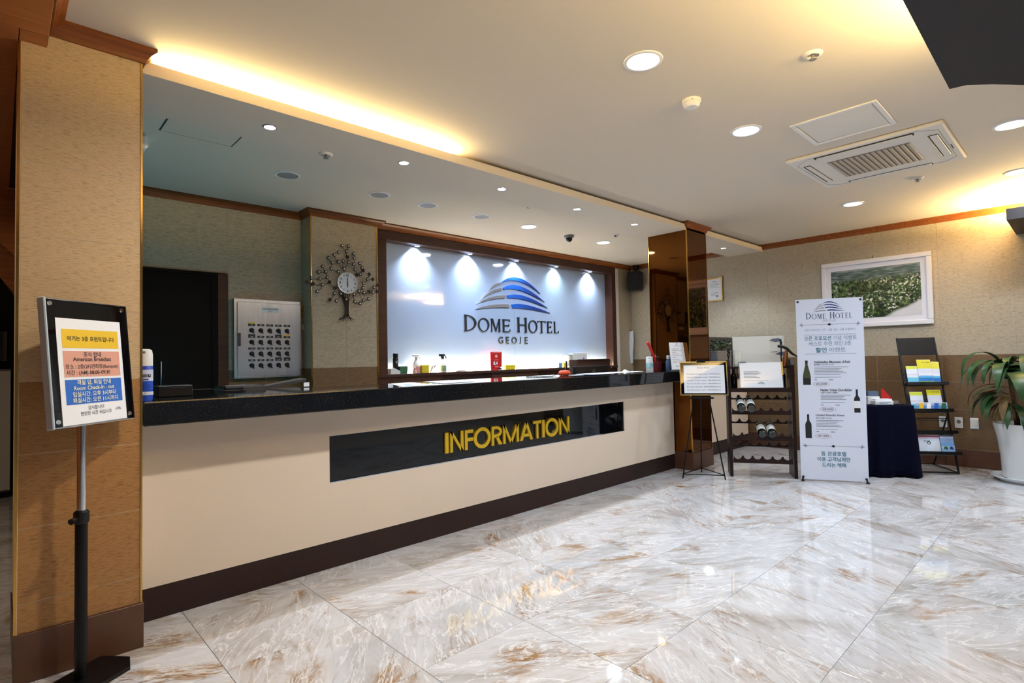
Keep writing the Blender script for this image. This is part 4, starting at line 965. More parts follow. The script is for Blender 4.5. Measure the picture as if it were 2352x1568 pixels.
t = thing('document_holder', 'white printed sheet in a clear acrylic stand on the counter', 'document holder', (5.712, 3.265, ZT), -.30, -.12)
B('back_plate', M_CLEAR, -.115, .115, .004, .008, .0, .30, t); B('sheet', M_PAPER, -.11, .11, 0, .003, .012, .325, t); B('foot', M_CLEAR, -.115, .115, -.01, .08, .0, .006, t)
bars('print_line', M_GREYINK, t, [(-.05, .05, .285, .004)]+[(-.085, .02+.05*math.sin(k*2.1), .25-.02*k, .004) for k in range(9)]+[(-.05, -.005, .05, .006), (.015, .035, .055, .012)], -.0006)
MB().cyl((0, -.001, .307), (0, -.0025, .307), .008, n=12).obj('emblem', M_NAVY, t)
# planter with greenery on the side counter
t = thing('dark_board', 'black upright display board behind the planter on the side counter', 'board', (6.84, 3.66, 1.05)); B('panel', M_DKGREY, 0, 1.08, -.02, 0, 0, .52, t, .003); B('foot', M_BLACK, .05, 1.0, -.02, .07, 0, .02, t)
t = thing('planter', 'grey square planter with small-leaved greenery on the side counter', 'plant', (7.24, 3.54, 1.05)); B('box', M_GREYPL, -.18, .22, -.08, .08, 0, .32, t, .004); B('rim', M_GREYPL, -.185, .225, -.085, .085, .305, .325, t, .003); B('soil', M_SOIL, -.17, .21, -.07, .07, .31, .328, t)
lm = MB().strip([[(-.004, 0, 0), (.004, 0, 0)], [(-.016, .015, .006), (.016, .015, .006)], [(-.012, .032, .004), (.012, .032, .004)], [(-.001, .045, 0), (.001, .045, 0)]]).mesh('leaf', M_LEAF)
for k in range(90):
    o = link('leaf', lm, t, (random.uniform(-.19, .24), random.uniform(-.10, .07), .325+random.uniform(.0, .12))); o.rotation_euler = (random.uniform(-.3, 1.1), random.uniform(-.5, .5), random.uniform(0, 6.28))
for k in range(8): MB().tube([(-.13+.04*k, 0, .34), (-.135+.043*k, .02*math.sin(k), .43)], .003, 5).obj('stem', M_TRUNK, t)

# ================================================================= SIGN STAND at the left
st = thing('sign_stand', 'tall pole sign stand with framed guest notice before the left pillar', 'sign stand', (.262, 2.975, 0), .729)
MB().prism_z([(-.17, -.10), (.10, -.14), (.17, -.08), (.17, .06), (-.12, .10), (-.17, .06)], 0, .018).obj('base_plate', M_BLKMET, st)
MB().cyl((0, 0, .018), (0, 0, .70), .0225, n=18).obj('lower_tube', M_BLKMET, st, smooth=True); MB().cyl((0, 0, .69), (0, 0, 1.28), .0165, n=18).obj('upper_tube', M_CHROME, st, smooth=True)
MB().lathe([(.024, .665), (.028, .672), (.028, .712), (.02, .72), (.0165, .72)], 18).obj('collar', M_BLACK, st, smooth=True); MB().cyl((-.02, 0, .69), (-.055, -.005, .685), .009, .013, n=10).obj('clamp_knob', M_BLACK, st)
# framed board (its own axes: tilted back)
bd = MB().box(-.1985, .1985, -.012, .004, -.255, .255, .002).obj('board', M_BLKGLASS, st, (-.010, -.045, 1.346), rot=(-.088, 0, 0), label='black framed board with white notice')
st_t = lambda n, body, m, x, z, **k: text(n, body, m, bd, x, z, -.0146, **k)
MB().box(-.207, -.196, -.018, .014, -.262, .262, .003).obj('frame_edge', mat('pale_aluminium', (196, 214, 228), .3, .35), bd); MB().box(.197, .204, -.016, .008, -.26, .26, .002).obj('frame_edge', M_BLKMET, bd)
MB().box(-.205, .204, -.014, .008, .255, .262, .002).obj('frame_edge', M_CHROME, bd); MB().box(-.205, .204, -.014, .008, -.262, -.255, .002).obj('frame_edge', M_CHROME, bd)
for x in (-.178, .178):
    for z in (-.235, .238): MB().lathe([(0, .004), (.008, .004), (.010, 0), (0, 0)], 14).obj('screw', M_CHROME, bd, (x, -.012, z), True, rot=(math.pi/2, 0, 0))
MB().box(-.160, .160, -.0135, -.012, -.254, .182).obj('notice_sheet', M_PAPER, bd)
def flat(n, m, x0, x1, z0, z1): MB().strip([[(x0, 0, z0), (x1, 0, z0)], [(x0, 0, z1), (x1, 0, z1)]]).obj(n, m, bd, (0, -.0141, 0))
flat('yellow_band', M_SYEL, -.138, .142, .060, .138); flat('salmon_band', M_SALMON, -.138, .142, -.060, .048); flat('blue_band', M_SBLUE, -.138, .142, -.172, -.070)
st_t('lettering', '여기는 3층 프런트입니다', M_INK, .002, .100, w=.235, bold=.012)
st_t('lettering', '조식 안내', M_INK, 0, .034, w=.088, bold=.012); st_t('lettering', 'American Breakfast', M_INK, 0, .014, w=.19, bold=.012)
st_t('lettering', '장소 : 2층(2F)연회장(Banquet)', M_INK, 0, -.018, w=.262, bold=.006); st_t('lettering', '시간 : (AM) 08:00-09:30', M_INK, -.022, -.043, w=.215, bold=.012)
st_t('lettering', '객실 입, 퇴실 안내', M_CREAMINK, 0, -.083, w=.168, bold=.012); st_t('lettering', 'Room Check-In . out', M_CREAMINK, 0, -.106, w=.20, bold=.012)
st_t('lettering', '입실시간: 오후 3시부터', M_CREAMINK, 0, -.131, w=.215, bold=.012); st_t('lettering', '퇴실시간: 오전 11시까지', M_CREAMINK, .004, -.156, w=.225, bold=.012)
st_t('lettering', '감사합니다', M_INK, .0, -.190, w=.080, bold=.0); st_t('lettering', '편안한 시간 되십시오', M_INK, .0, -.212, w=.155, bold=.0)
dome_logo(bd, lambda x: .115+(x-5.31)*.026, lambda z: -.206+(z-2.2)*.026, -.0146, -.0141, M_GREYINK, M_GREYINK, 'logo_band')

# ================================================================= EASEL with framed price sheet
es = thing('easel_stand', 'thin black easel holding a framed room price sheet by the mirrored pillar', 'easel', (5.51, 2.90, 0), -1.021)
def leg(p0, p1, r=.007): return MB().tube([p0, p1], r, 8).obj('leg', M_BLKMET, es)
leg((-.215, -.015, 0), (-.05, .03, 1.04)); leg((.215, -.015, 0), (.05, .03, 1.04)); leg((.0, .34, 0), (.0, .04, 1.04))
MB().tube([(-.205, -.013, .045), (.205, -.013, .045)], .0055, 6).obj('cross_bar', M_BLKMET, es); MB().tube([(-.204, -.013, .05), (0, .32, .05)], .0055, 6).obj('brace', M_BLKMET, es); MB().tube([(.204, -.013, .05), (0, .32, .05)], .0055, 6).obj('brace', M_BLKMET, es)
MB().box(-.12, .12, -.075, -.01, .858, .874, .003).obj('ledge', M_BLKMET, es); MB().box(-.04, .05, -.01, .045, 1.245, 1.268, .003).obj('top_clip', M_BLKMET, es); MB().tube([(0, .035, 1.03), (0, .045, 1.25)], .008, 8).obj('mast', M_BLKMET, es)
eb = thing('price_sign', 'gold-edged framed room price sheet on the black easel', 'sign', (5.50, 2.865, 1.073), -1.021, -.190)
B('board', M_BLKGLASS, -.236, .236, -.004, .012, -.178, .178, eb)
b = MB()
for a in ((-.2415, .2415, .173, .183), (-.2415, .2415, -.183, -.173), (-.2415, -.2315, -.173, .173), (.2315, .2415, -.173, .173)): b.box(a[0], a[1], -.012, .014, a[2], a[3], .003)
b.obj('frame', mat('pale_gold', (226, 204, 140), .2, 1), eb); B('sheet', M_GLPAPER, -.20, .212, -.006, -.0045, -.160, .142, eb)
for k, s in enumerate(('Room Price', '', 'Standard Double room 100,000won', 'Deluxe Double room 120,000won', 'Deluxe Twin room 150,000won', 'Family Triple room 180,000won', 'Royal Suite 250,000won', 'Family Suite room 300,000won')):
    if s: text('lettering', s, M_GREYINK, eb, 0, .115-.0345*k, -.0066, w=.34 if k > 1 else .12, h=.016)
for x in (-.218, .222): MB().cyl((x, -.004, -.164), (x, -.009, -.164), .006, n=10).obj('screw', M_CHROME, eb)

# ================================================================= WINE RACK
wrk = thing('wine_rack', 'dark wood wine rack with scalloped rails right of the easel', 'wine rack', (5.812, 2.724, 0), -1.044)
RW, RD = .62, .27
def side_poly(): return [(0, 0), (RD+.02, 0), (RD-.02, 1.15), (RD-.08, 1.26), (.05, 1.26), (.0, 1.20)]
for x0 in (-.022, RW-.01):
    me = MB().prism([(y, z) for y, z in side_poly()], 0, .032).mesh('side_panel', M_DKWOOD)
    for v in me.vertices: v.co = Vector((x0+v.co.y, v.co.x, v.co.z))
    link('side_panel', me, wrk)
def scallop(name, y, zt, h):
    n = 6; w = RW-.03; pts = [(.012, zt-h), (.012+w, zt-h)]
    for k in range(n-1, -1, -1):
        for j in range(9):
            a = math.pi*j/8; cx = .012+w*(k+.5)/n; pts.append((cx+w/n*.42*math.cos(a), zt-.036*math.sin(a)))
    MB().prism(pts, y, y+.022).obj(name, M_DKWOOD, wrk)
for zf, zb in ((.745, .865), (.475, .60), (.225, .345)):
    scallop('scalloped_rail', .005, zf, .075); scallop('scalloped_rail', RD-.04, zb, .05)
for z0, z1 in ((.912, .952), (.395, .43)): B('cross_rail', M_DKWOOD, .010, RW-.012, .0, .024, z0, z1, wrk)
B('shelf', M_DKWOOD, .010, RW-.012, .024, RD-.02, .925, .945, wrk); B('shelf', M_DKWOOD, .010, RW-.012, .085, RD-.02, 1.165, 1.185, wrk)
M_WLABEL = mat('wine_label', (226, 228, 226), .6)
def lathe_bottle():
    return MB().lathe([(0, 0), (.034, 0), (.0385, .008), (.0385, .185), (.034, .21), (.018, .235), (.0145, .25), (.0145, .295), (.016, .297), (.016, .303), (0, .303)], 22).mesh('bottle_glass', M_BOTTLE, True)
bgm = lathe_bottle(); blb = MB().lathe([(.0389, .06), (.0392, .063), (.0392, .145), (.0389, .148)], 22).mesh('bottle_label', M_WLABEL, True); bcp = MB().lathe([(.0152, .245), (.0155, .25), (.0165, .304), (0, .305)], 16).mesh('foil', M_INK, True)
def wine(x, zf, label, tilt):
    t = bpy.data.objects.new('wine_bottle', None); C.objects.link(t); t.empty_display_size = .05
    tag(t, label, 'bottle', 'bottles lying in the wine rack')
    u = Vector((math.cos(-1.044), math.sin(-1.044), 0)); v = Vector((-u.y, u.x, 0))
    t.location = Vector((5.812, 2.724, 0))+u*x+v*(-.055)+Vector((0, 0, zf))
    t.rotation_euler = (-math.pi/2+tilt, 0, -1.044); t.scale = (1.1, 1.1, 1.0)
    link('bottle_glass', bgm, t); link('bottle_label', blb, t); link('foil', bcp, t)
for x, z, l in ((.107, .735, 'dark wine bottle lying leftmost on the upper rail of the rack'), (.205, .735, 'dark wine bottle lying second from left on the upper rail'), (.304, .465, 'left dark wine bottle of the pair lying on the lower rail'), (.402, .465, 'right dark wine bottle of the pair lying on the lower rail')):
    wine(x, z+.0, l, .40)
# on the rack
R2 = Vector((5.812, 2.724, 0)); U2 = Vector((math.cos(-1.044), math.sin(-1.044), 0)); V2 = Vector((-U2.y, U2.x, 0))
def onrack(x, y, z): return R2+U2*x+V2*y+Vector((0, 0, z))
pb = thing('photo_board', 'cream photo board showing wine pourers propped on the wine rack', 'board', onrack(.33, .235, 1.185), -1.044, -.05)
B('board', mat('cream_board', (224, 222, 214), .5), -.265, .262, 0, .012, 0, .335, pb, .002)
for x, z in ((.20, .285), (.255, .135)):
    MB().prism([(x-.085, z), (x-.05, z+.018), (x+.01, z+.025), (x+.03, z+.012), (x+.035, z-.01), (x-.02, z-.018), (x-.055, z-.008)], -.0015, 0).obj('pourer_print', mat('steel_blue_print', (98, 104, 128), .5), pb)
    MB().prism([(x+.02, z+.015), (x+.038, z+.012), (x+.046, z-.03), (x+.042, z-.085), (x+.026, z-.085), (x+.022, z-.03)], -.0025, -.001).obj('neck_print', M_INK, pb)
MB().prism([(.12, .155), (.18, .165), (.21, .170), (.18, .156)], -.0015, 0).obj('shade_print', M_GREYPL, pb)
t = thing('stoneware_jar', 'white stoneware jar at the left end of the wine rack top', 'jar', onrack(.095, .13, 1.185))
MB().lathe([(0, 0), (.026, 0), (.034, .02), (.038, .09), (.036, .17), (.039, .185), (.034, .185), (.032, .17), (0, .16)], 24).obj('jar', mat('stoneware', (226, 226, 216), .4, var=.06), t, smooth=True); MB().lathe([(0, .178), (.033, .178), (.033, .18), (0, .18)], 20).obj('opening', M_INK, t)
t = thing('iron_scroll', 'twisted dark iron scroll rising at the left side of the wine rack', 'ornament', onrack(.0, .10, 1.26))
MB().tube([(0, 0, 0), (.012, 0, .03), (-.012, 0, .06), (.016, 0, .085), (.03, 0, .11), (.02, 0, .13), (-.004, 0, .125), (-.01, 0, .10), (.012, 0, .085)], .008, 8).obj('scroll', M_BLKMET, t, smooth=True)
MB().tube([(.004, 0, .01), (.03, 0, .05), (.045, 0, .09)], .006, 8).obj('branch', M_BLKMET, t, smooth=True)
t = thing('bottle_cradle', 'curved black bottle cradle holding a copper-necked bottle on the rack', 'bottle cradle', onrack(.55, .10, 1.185), -1.044)
MB().tube([(-.045, 0, .218), (.0, 0, .214), (.045, 0, .192), (.095, 0, .135), (.15, 0, .098)], [.014, .018, .018, .014, .007], 10).obj('arm', M_BLACK, t, smooth=True)
MB().tube([(.02, .02, .0), (.03, .02, .09), (.045, .015, .17)], [.030, .028, .014], 12).obj('bottle', M_COPPER, t, smooth=True)
MB().tube([(-.01, .0, .0), (-.015, 0, .10), (-.01, 0, .212)], .007, 8).obj('post', M_BLACK, t)
fs = thing('notice_frame', 'acrylic framed white notice standing on the wine rack shelf', 'sign', (6.0-.02+.03, 2.464-.012+.018, 1.095), -1.04, -.25)
B('acrylic', M_CLEAR, -.222, .222, .004, .008, -.142, .145, fs); B('sheet', M_GLPAPER, -.208, .212, -.002, .003, -.139, .139, fs); B('foot', M_CLEAR, -.222, .222, -.005, .06, -.145, -.141, fs)
MB().box(-.205, -.14, -.006, .01, .136, .150, .002).obj('clip', M_GREYPL, fs); MB().box(.206, .224, -.003, .006, .0, .146, .001).obj('gold_edge', mat('gold_edge', (230, 196, 110), .3, .8), fs)
bars('print_line', M_GREYINK, fs, [(-.17, -.02+.02*math.sin(k*1.7), .035-.016*k, .006) for k in range(5)]+[(-.17, .07, -.062, .003)], -.0024)
dome_logo(fs, lambda x: .0+(x-5.35)*.055, lambda z: -.088+(z-2.2)*.055, -.003, -.0024, M_LIGHTINK, M_GREYINK, 'logo_band')
for k, (x, l) in enumerate(((.06, 'dark bottle standing behind the notice at the rack left side'), (.55, 'dark bottle standing behind the notice at the rack right side'), (.48, 'third dark bottle behind the acrylic notice'))):
    t = thing('wine_bottle', l, 'bottle', onrack(x, .17, .945)); t.scale = (.9, .9, .72)
    link('bottle_glass', bgm, t); link('foil', bcp, t)

# ================================================================= X-BANNER
bn = thing('banner_stand', 'tall white wine promotion banner on a black X stand', 'banner', (6.22, 1.848, .943), -1.076, .017)
sheet = B('banner_sheet', mat('banner_white', (224, 231, 248), .45), -.305, .305, -.002, .0, -.925, .935, bn)
for x in (-.285, .285):
    for z in (-.90, .912): MB().lathe([(0, .004), (.010, .004), (.012, 0), (0, 0)], 14).obj('grommet', M_INK, sheet, (x, -.002, z), True, rot=(math.pi/2, 0, 0))
for s in (-1, 1):
    MB().tube([(0, .14, .02), (s*.285, .012, .912)], .006, 8).obj('pole', M_BLKMET, bn); MB().tube([(0, .14, -.02), (s*.285, .012, -.90)], .006, 8).obj('pole', M_BLKMET, bn)
    MB().tube([(s*.285, .012, -.895), (s*.292, -.022, -.934)], .008, 8).obj('foot', M_BLKMET, bn)
    MB().cyl((s*.292, -.024, -.935), (s*.292, -.024, -.928), .018, n=12).obj('foot_pad', M_BLACK, bn)
MB().cyl((0, .10, .0), (0, .16, .0), .03, n=14).obj('hub', M_BLACK, bn); MB().tube([(0, .15, 0), (0, .26, -.925)], .008, 8).obj('rear_leg', M_BLKMET, bn)
# print, measured up the sheet: z from +.935 (top) to -.925
YB = -.0026
dome_logo(sheet, lambda x: .0+(x-5.33)*.205, lambda z: .850+(z-2.22)*.22, YB, -.0021, M_NAVY, M_LGREY, 'logo_band')
sw = .42/1.833
serif_word(sheet, [(c, -.212+(a-4.394)*sw, -.212+(b_-4.394)*sw,   .728, .728+(.068 if k in (0, 4) else .054)) for k, (c, a, b_) in enumerate(W1)], mat('slate_ink', (84, 92, 116), .6), YB, -.0021)
bt = lambda body, m, x, z, w=None, h=None, bold=0, align='C': text('lettering', body, m, sheet, x, z, YB, w=w, h=h, bold=bold, align=align, depth=.0002)
bt('G E O J E', M_GREYINK, 0, .708, w=.12)
def rule(z):
    bars('rule_line', M_GREYINK, sheet, [(-.235, -.02, z, .003), (.02, .235, z, .003)], YB)
    MB().prism([(-.02, z), (0, z-.014), (.02, z), (0, z+.014)], YB, -.0021).obj('diamond', M_INK, sheet)
    for s in (-1, 1):
        MB().prism([(s*.285, z), (s*.255, z+.006), (s*.225, z), (s*.255, z-.006)], YB, -.0021).obj('flourish', M_GREYINK, sheet); MB().prism([(s*.268, z-.004), (s*.250, z-.020), (s*.244, z-.014)], YB, -.0021).obj('flourish', M_GREYINK, sheet); MB().prism([(s*.268, z+.004), (s*.258, z+.02), (s*.250, z+.012)], YB, -.0021).obj('flourish', M_GREYINK, sheet)
rule(.670); rule(-.578)
bt('오픈 프로모션 기간 : 3월 1일 ~ 5월 31일까지', M_LIGHTINK, 0, .616, w=.46)
bars('rule_line', M_GREYINK, sheet, [(-.235, .235, .565, .003), (-.235, .235, .368, .003)], YB)
bt('오픈 프로모션', M_TEALINK, -.112, .530, w=.245, h=.046, bold=.012); bt('기념 이벤트', M_LIGHTINK, .135, .530, w=.21, h=.046)
bt('베스트 추천 와인 3종', M_LIGHTINK, .0, .474, w=.38, h=.046)
bt('할인', M_TEALINK, -.082, .408, w=.10, h=.052, bold=.02); bt('이벤트', M_LIGHTINK, .065, .408, w=.15, h=.05)
def vint(zt, x, name, sub, price, nl, w):
    bt(name, M_INK, x, zt, w=w, h=.026, bold=.02, align='L'); bt(sub, M_INK, x, zt-.028, w=w*.55, h=.016, bold=.01, align='L')
    zp = zt-.14-.0145*nl
    bars('body_text', M_GREYINK, sheet, [(x, x+w*(.95-.25*abs(math.sin(k*2.3))), zt-.052-.0152*k, .005) for k in range(nl)]+[(x, x+w*.75, zt-.066-.0152*nl, .004), (x, x+.025, zp+.044, .007), (x+.13, x+.17, zp+.044, .007)], YB)
    bt(price, M_INK, x+.062, zp, w=.10, h=.024)
    o = [(x+.062+.074*math.cos(2*math.pi*i/24), zp+.024*math.sin(2*math.pi*i/24)) for i in range(24)]; i_ = [(x+.062+.071*math.cos(2*math.pi*i/24), zp+.0215*math.sin(2*math.pi*i/24)) for i in range(24)]
    MB().ring(o, i_, YB, -.0021).obj('price_oval', mat('oval_red', (176, 120, 140), .6), sheet)
vint(.285, -.152, "Vallebelbo Moscato d'Asti", '발레벨보 모스카토 다스티', '25,000', 6, .325)
vint(-.003, -.10, 'Nadler Urban Dornfelder', '나들러 우르반 도른펠더', '28,000', 4, .285)
vint(-.264, -.150, 'Umani Ronchi Vigor', '우마니 론키 비고르', '45,000', 5, .26)
def flat_bottle(x, zb, h, w, m, slim, lab=None, capm=None):
    prof = [(.5, 0), (.5, .55), (.46, .62), (.22, .72), (.17, .76), (.17, .98), (.2, 1)] if slim else [(.5, 0), (.5, .35), (.40, .52), (.20, .78), (.15, .84), (.16, 1)]
    pts = [(x+a*w, zb+b_*h) for a, b_ in prof]+[(x-a*w, zb+b_*h) for a, b_ in prof[::-1]]
    MB().prism(pts, YB, -.0021).obj('bottle_print', m, sheet)
    if lab: MB().prism([(x-w*.5, zb+.2*h), (x+w*.5, zb+.2*h), (x+w*.5, zb+.5*h), (x-w*.5, zb+.5*h)], YB-.0002, -.0021).obj('label_print', lab, sheet)
    if capm: MB().prism([(x-w*.17, zb+.88*h), (x+w*.17, zb+.88*h), (x+w*.17, zb+1.01*h), (x-w*.17, zb+1.01*h)], YB-.0002, -.0021).obj('cap_print', capm, sheet)
flat_bottle(-.222, .050, .25, .072, mat('olive_print', (64, 72, 40), .5), False, None, M_INK)
MB().prism([(-.255, .053), (-.189, .053), (-.187, .120), (-.255, .123)], YB-.0002, -.0021).obj('label_print', M_INK, sheet)
flat_bottle(.225, -.232, .235, .054, M_INK, True, M_PAPER); flat_bottle(-.222, -.500, .245, .058, M_INK, True)
bt('돔 관광호텔', M_TEALINK, .0, -.655, w=.225, h=.047, bold=.015); bt('이용 고객님께만', M_TEALINK, .0, -.712, w=.30, h=.047, bold=.015); bt('드리는 혜택', M_TEALINK, .0, -.770, w=.215, h=.047, bold=.015)

# ================================================================= TABLE WITH NAVY CLOTH
TY = -.915
tb = thing('draped_table', 'small table under a floor-length navy cloth behind the banner', 'table', (6.98, 1.30, 0), TY)
B('table_top', M_DKWOOD, -.53, -.03, .03, .47, .72, .745, tb)
for x in (-.50, -.06):
    for y in (.06, .44): B('leg', M_DKWOOD, x-.02, x+.02, y-.02, y+.02, 0, .72, tb)
cl = bpy.data.objects.new('tablecloth', None); C.objects.link(cl); cl.location = (6.98, 1.30, 0); cl.rotation_euler = (0, 0, TY); tag(cl, 'navy cloth draped to the floor over the small table', 'tablecloth')
# loop round the table, flaring and folding toward the floor
def loop(z, n=120):
    f = (.752-z)/.752; out = []
    x0, x1, y0, y1 = -.56, 0, 0, .50
    per = 2*((x1-x0)+(y1-y0))
    for k in range(n):
        s = per*k/n
        if s < (x1-x0): p, nn = Vector((x0+s, y0)), Vector((0, -1))
        elif s < (x1-x0)+(y1-y0): p, nn = Vector((x1, y0+s-(x1-x0))), Vector((1, 0))
        elif s < 2*(x1-x0)+(y1-y0): p, nn = Vector((x1-(s-(x1-x0)-(y1-y0)), y1)), Vector((0, 1))
        else: p, nn = Vector((x0, y1-(s-2*(x1-x0)-(y1-y0)))), Vector((-1, 0))
        c0 = min(abs(s-(x1-x0)), abs(s-(x1-x0)-(y1-y0)))
        corner = math.exp(-(c0/.09)**2)
        w = f*(.018*math.sin(s*26+1.2*math.sin(s*7))+.012*math.sin(s*61+f*2))+f*.018+corner*f*.035
        out.append(Vector((p.x+nn.x*w, p.y+nn.y*w, z+(.010*math.sin(s*19) if z < .03 else 0)+.012*(z < .03))))
    return out
rows = [loop(z) for z in (.752, .735, .66, .55, .42, .30, .18, .08, .008)]
top = [Vector((-.28+(p.x+.28)*k, .25+(p.y-.25)*k, .753)) for k in (.5,) for p in rows[0]]
b = MB(); b.strip([r+[r[0]] for r in [top]+rows]); bmesh.ops.remove_doubles(b.bm, verts=b.bm.verts[:], dist=1e-4)
bmesh.ops.holes_fill(b.bm, edges=b.bm.edges[:], sides=200)
cm = b.obj('cloth', M_CLOTH, cl, smooth=False)
for p in cm.data.polygons: p.use_smooth = True
ut = Vector((math.cos(TY), math.sin(TY), 0)); vt = Vector((-ut.y, ut.x, 0))
def ontable(x, y): return Vector((6.98, 1.30, .755))+ut*x+vt*y
t = thing('card_tray', 'white tray of printed cards on the navy-draped table', 'card tray', ontable(-.235, .09), TY)
B('tray', M_WHITE, -.12, .06, -.05, .05, 0, .045, t, .003); B('cards', M_PAPER, -.11, .05, -.042, .042, .045, .062, t); B('front_label', M_PAPER, -.10, .045, -.052, -.05, .008, .04, t); bars('print_line', M_LIGHTINK, t, [(-.08, .03, .03, .006), (-.08, .0, .017, .005)], -.0525)
for k, l in enumerate(('front red folded card standing on the draped table', 'rear red folded card standing on the draped table')):
    t = thing('red_card', l, 'card', ontable(-.175+.02*k, .16+.05*k), TY-.2)
    MB().prism([(-.055, 0), (.055, 0), (.03, .07), (-.03, .155), (-.055, .17)], -.003, 0).obj('front_leaf', M_RED, t); MB().prism([(-.055, 0), (.055, 0), (.03, .07), (-.03, .155), (-.055, .17)], 0, .003).obj('back_leaf', mat('coral_card', (226, 96, 88), .5), t, (0, .03, 0), rot=(.16, 0, 0))
t = thing('leaflet_box', 'blue-topped leaflet box beside the red cards on the draped table', 'box', ontable(-.315, .16), TY); B('box', M_WHITE, -.07, .05, -.03, .05, 0, .085, t, .003); B('leaflets', mat('slate_blue', (86, 104, 132), .5), -.06, .04, -.02, .04, .085, .14, t)
t = thing('mirror_stand', 'small dark stand beside the card tray on the draped table', 'stand', ontable(-.12, .12), TY); B('base', M_DKGREY, -.035, .035, -.03, .03, 0, .012, t, .003); B('clip', M_GREYPL, -.03, .03, -.004, .004, .012, .038, t, .002)

# ================================================================= BROCHURE RACK
br = thing('brochure_rack', 'leaning black metal brochure rack with four shelves near the wall', 'brochure rack', (7.50-.0, 1.283, 0), -.992)
TL = .267
def on(x, s, d=0):      # point on the leaning face: s = distance up the face from the floor, d = out toward the viewer
    return (x, -.2005+s*math.sin(TL)-d*math.cos(TL), s*math.cos(TL)+d*math.sin(TL))
HW = .185
for s in (-1, 1):
    MB().tube([on(s*HW, .01), on(s*HW, 1.525)], .010, 6).obj('upright', M_BLKMET, br)
    MB().tube([on(s*HW*.95, .62, -.01), (s*HW*.95, .30, .01)], .009, 6).obj('rear_leg', M_BLKMET, br)
    MB().tube([(s*HW, -.20, .018), (s*HW*.95, .30, .018)], .008, 6).obj('floor_rail', M_BLKMET, br)
MB().tube([(-HW, -.20, .02), (HW, -.20, .02)], .010, 6).obj('cross_bar', M_BLKMET, br)
MB().tube([(-HW*.95, .30, .02), (HW*.95, .30, .02)], .008, 6).obj('cross_bar', M_BLKMET, br)
def slab(name, m, x0, x1, s0, s1, d0, d1, parent=br):
    b = MB(); pts = [on(x, s, d) for s in (s0, s1) for d in (d0, d1) for x in (x0, x1)]
    b.bm.verts.ensure_lookup_table(); V = [b.bm.verts.new(p) for p in pts]
    for f in ((0, 1, 3, 2), (4, 6, 7, 5), (0, 4, 5, 1), (2, 3, 7, 6), (0, 2, 6, 4), (1, 5, 7, 3)): b.bm.faces.new([V[i] for i in f])
    return b.obj(name, m, parent)
slab('header_panel', mat('header_slate', (26, 29, 38), .55, spec=.15), -HW, HW, 1.32, 1.525, -.004, .004)
SH = [(.965, 'back'), (.665, 'back'), (.43, 'back'), (.205, 'back')]
for k, (s, _) in enumerate(SH):
    slab('shelf_floor', M_BLKMET, -HW, HW, s-.006, s, .0, .075); slab('shelf_lip', M_BLKMET, -HW-.004, HW+.03, s-.006, s+.028, .072, .078)
    if k != 2: slab('shelf_back', M_DKGREY, -HW+.01, HW-.01, s, s+.20, -.006, -.002)
    for e in (-1, 1): slab('side_lip', M_BLKMET, e*HW-.003, e*HW+.003, s-.006, s+.02, 0, .078)
    MB().tube([on(-HW, s+.145, .02), on(HW, s+.145, .02)], .003, 5).obj('retaining_wire', M_BLKMET, br)
slab('cross_bar', M_BLKMET, -HW, HW, .595, .603, -.004, .004)
for k, zz_ in enumerate((.05, .30)): pass
c1 = cover_material('brochure_yellow_blue', [(0, (60, 130, 60)), (.14, (150, 190, 90)), (.20, (30, 110, 200)), (.38, (80, 170, 220)), (.48, (226, 230, 244)), (.62, (216, 220, 236)), (.84, (224, 214, 40))], 4.4)
c2 = cover_material('brochure_pale', [(0, (170, 200, 236)), (.2, (96, 190, 226)), (.42, (220, 226, 242)), (.55, (214, 200, 214)), (.60, (226, 230, 244)), (.86, (214, 226, 60))], 4.6)
c3 = cover_material('brochure_white', [(0, (196, 196, 200)), (.12, (222, 228, 240)), (.62, (216, 226, 244)), (.74, (210, 190, 208)), (.82, (150, 70, 90)), (.9, (200, 220, 240))], 4.4)
c4 = cover_material('brochure_sky', [(0, (214, 222, 240)), (.10, (150, 190, 232)), (.30, (190, 206, 224)), (.40, (120, 170, 226)), (.6, (160, 186, 236)), (.78, (214, 222, 240)), (.86, (60, 90, 150)), (.93, (70, 130, 210))], 4.4)
def brochure(x, s, w, h, m, label, d=.03, ang=0, copies=3):
    t = bpy.data.objects.new('brochure', None); C.objects.link(t); t.empty_display_size = .05
    tag(t, label, 'brochure', None)
    p = Vector(on(x, s+.002, d)); cz, sz = math.cos(-.992), math.sin(-.992)
    t.location = (7.50+cz*p.x-sz*p.y, 1.283+sz*p.x+cz*p.y, p.z); t.rotation_euler = (-TL, ang, -.992)
    for k in range(copies):
        MB().box(-w/2, w/2, .004*k, .004*k+.003, 0, h).obj('cover' if k == 0 else 'inner_sheet', m if k == 0 else M_PAPER, t, (0.002*k, 0, .002*k))
    return t
def brlab(t, body, x, z, w, m=M_INK): text('lettering', body, m, t, x, z, -.0004, w=w)
brochure(-.09, .965, .135, .215, c2, 'pale brochure with lime top, left on the upper shelf', .035)
t = brochure(.02, .965, .135, .285, c1, 'yellow and blue brochure in the middle of the upper shelf', .045); brlab(t, '거제 관광안내', .02, .255, .085)
t = brochure(.095, .965, .135, .265, c1, 'yellow and blue brochure at the right of the upper shelf', .030, .05)
brochure(-.10, .665, .125, .22, c2, 'pale brochure with lime top, left on the second shelf', .030)
t = brochure(.075, .665, .135, .245, c1, 'yellow and blue brochure standing at right on the second shelf', .025); brlab(t, '거제 관광', .02, .222, .07)
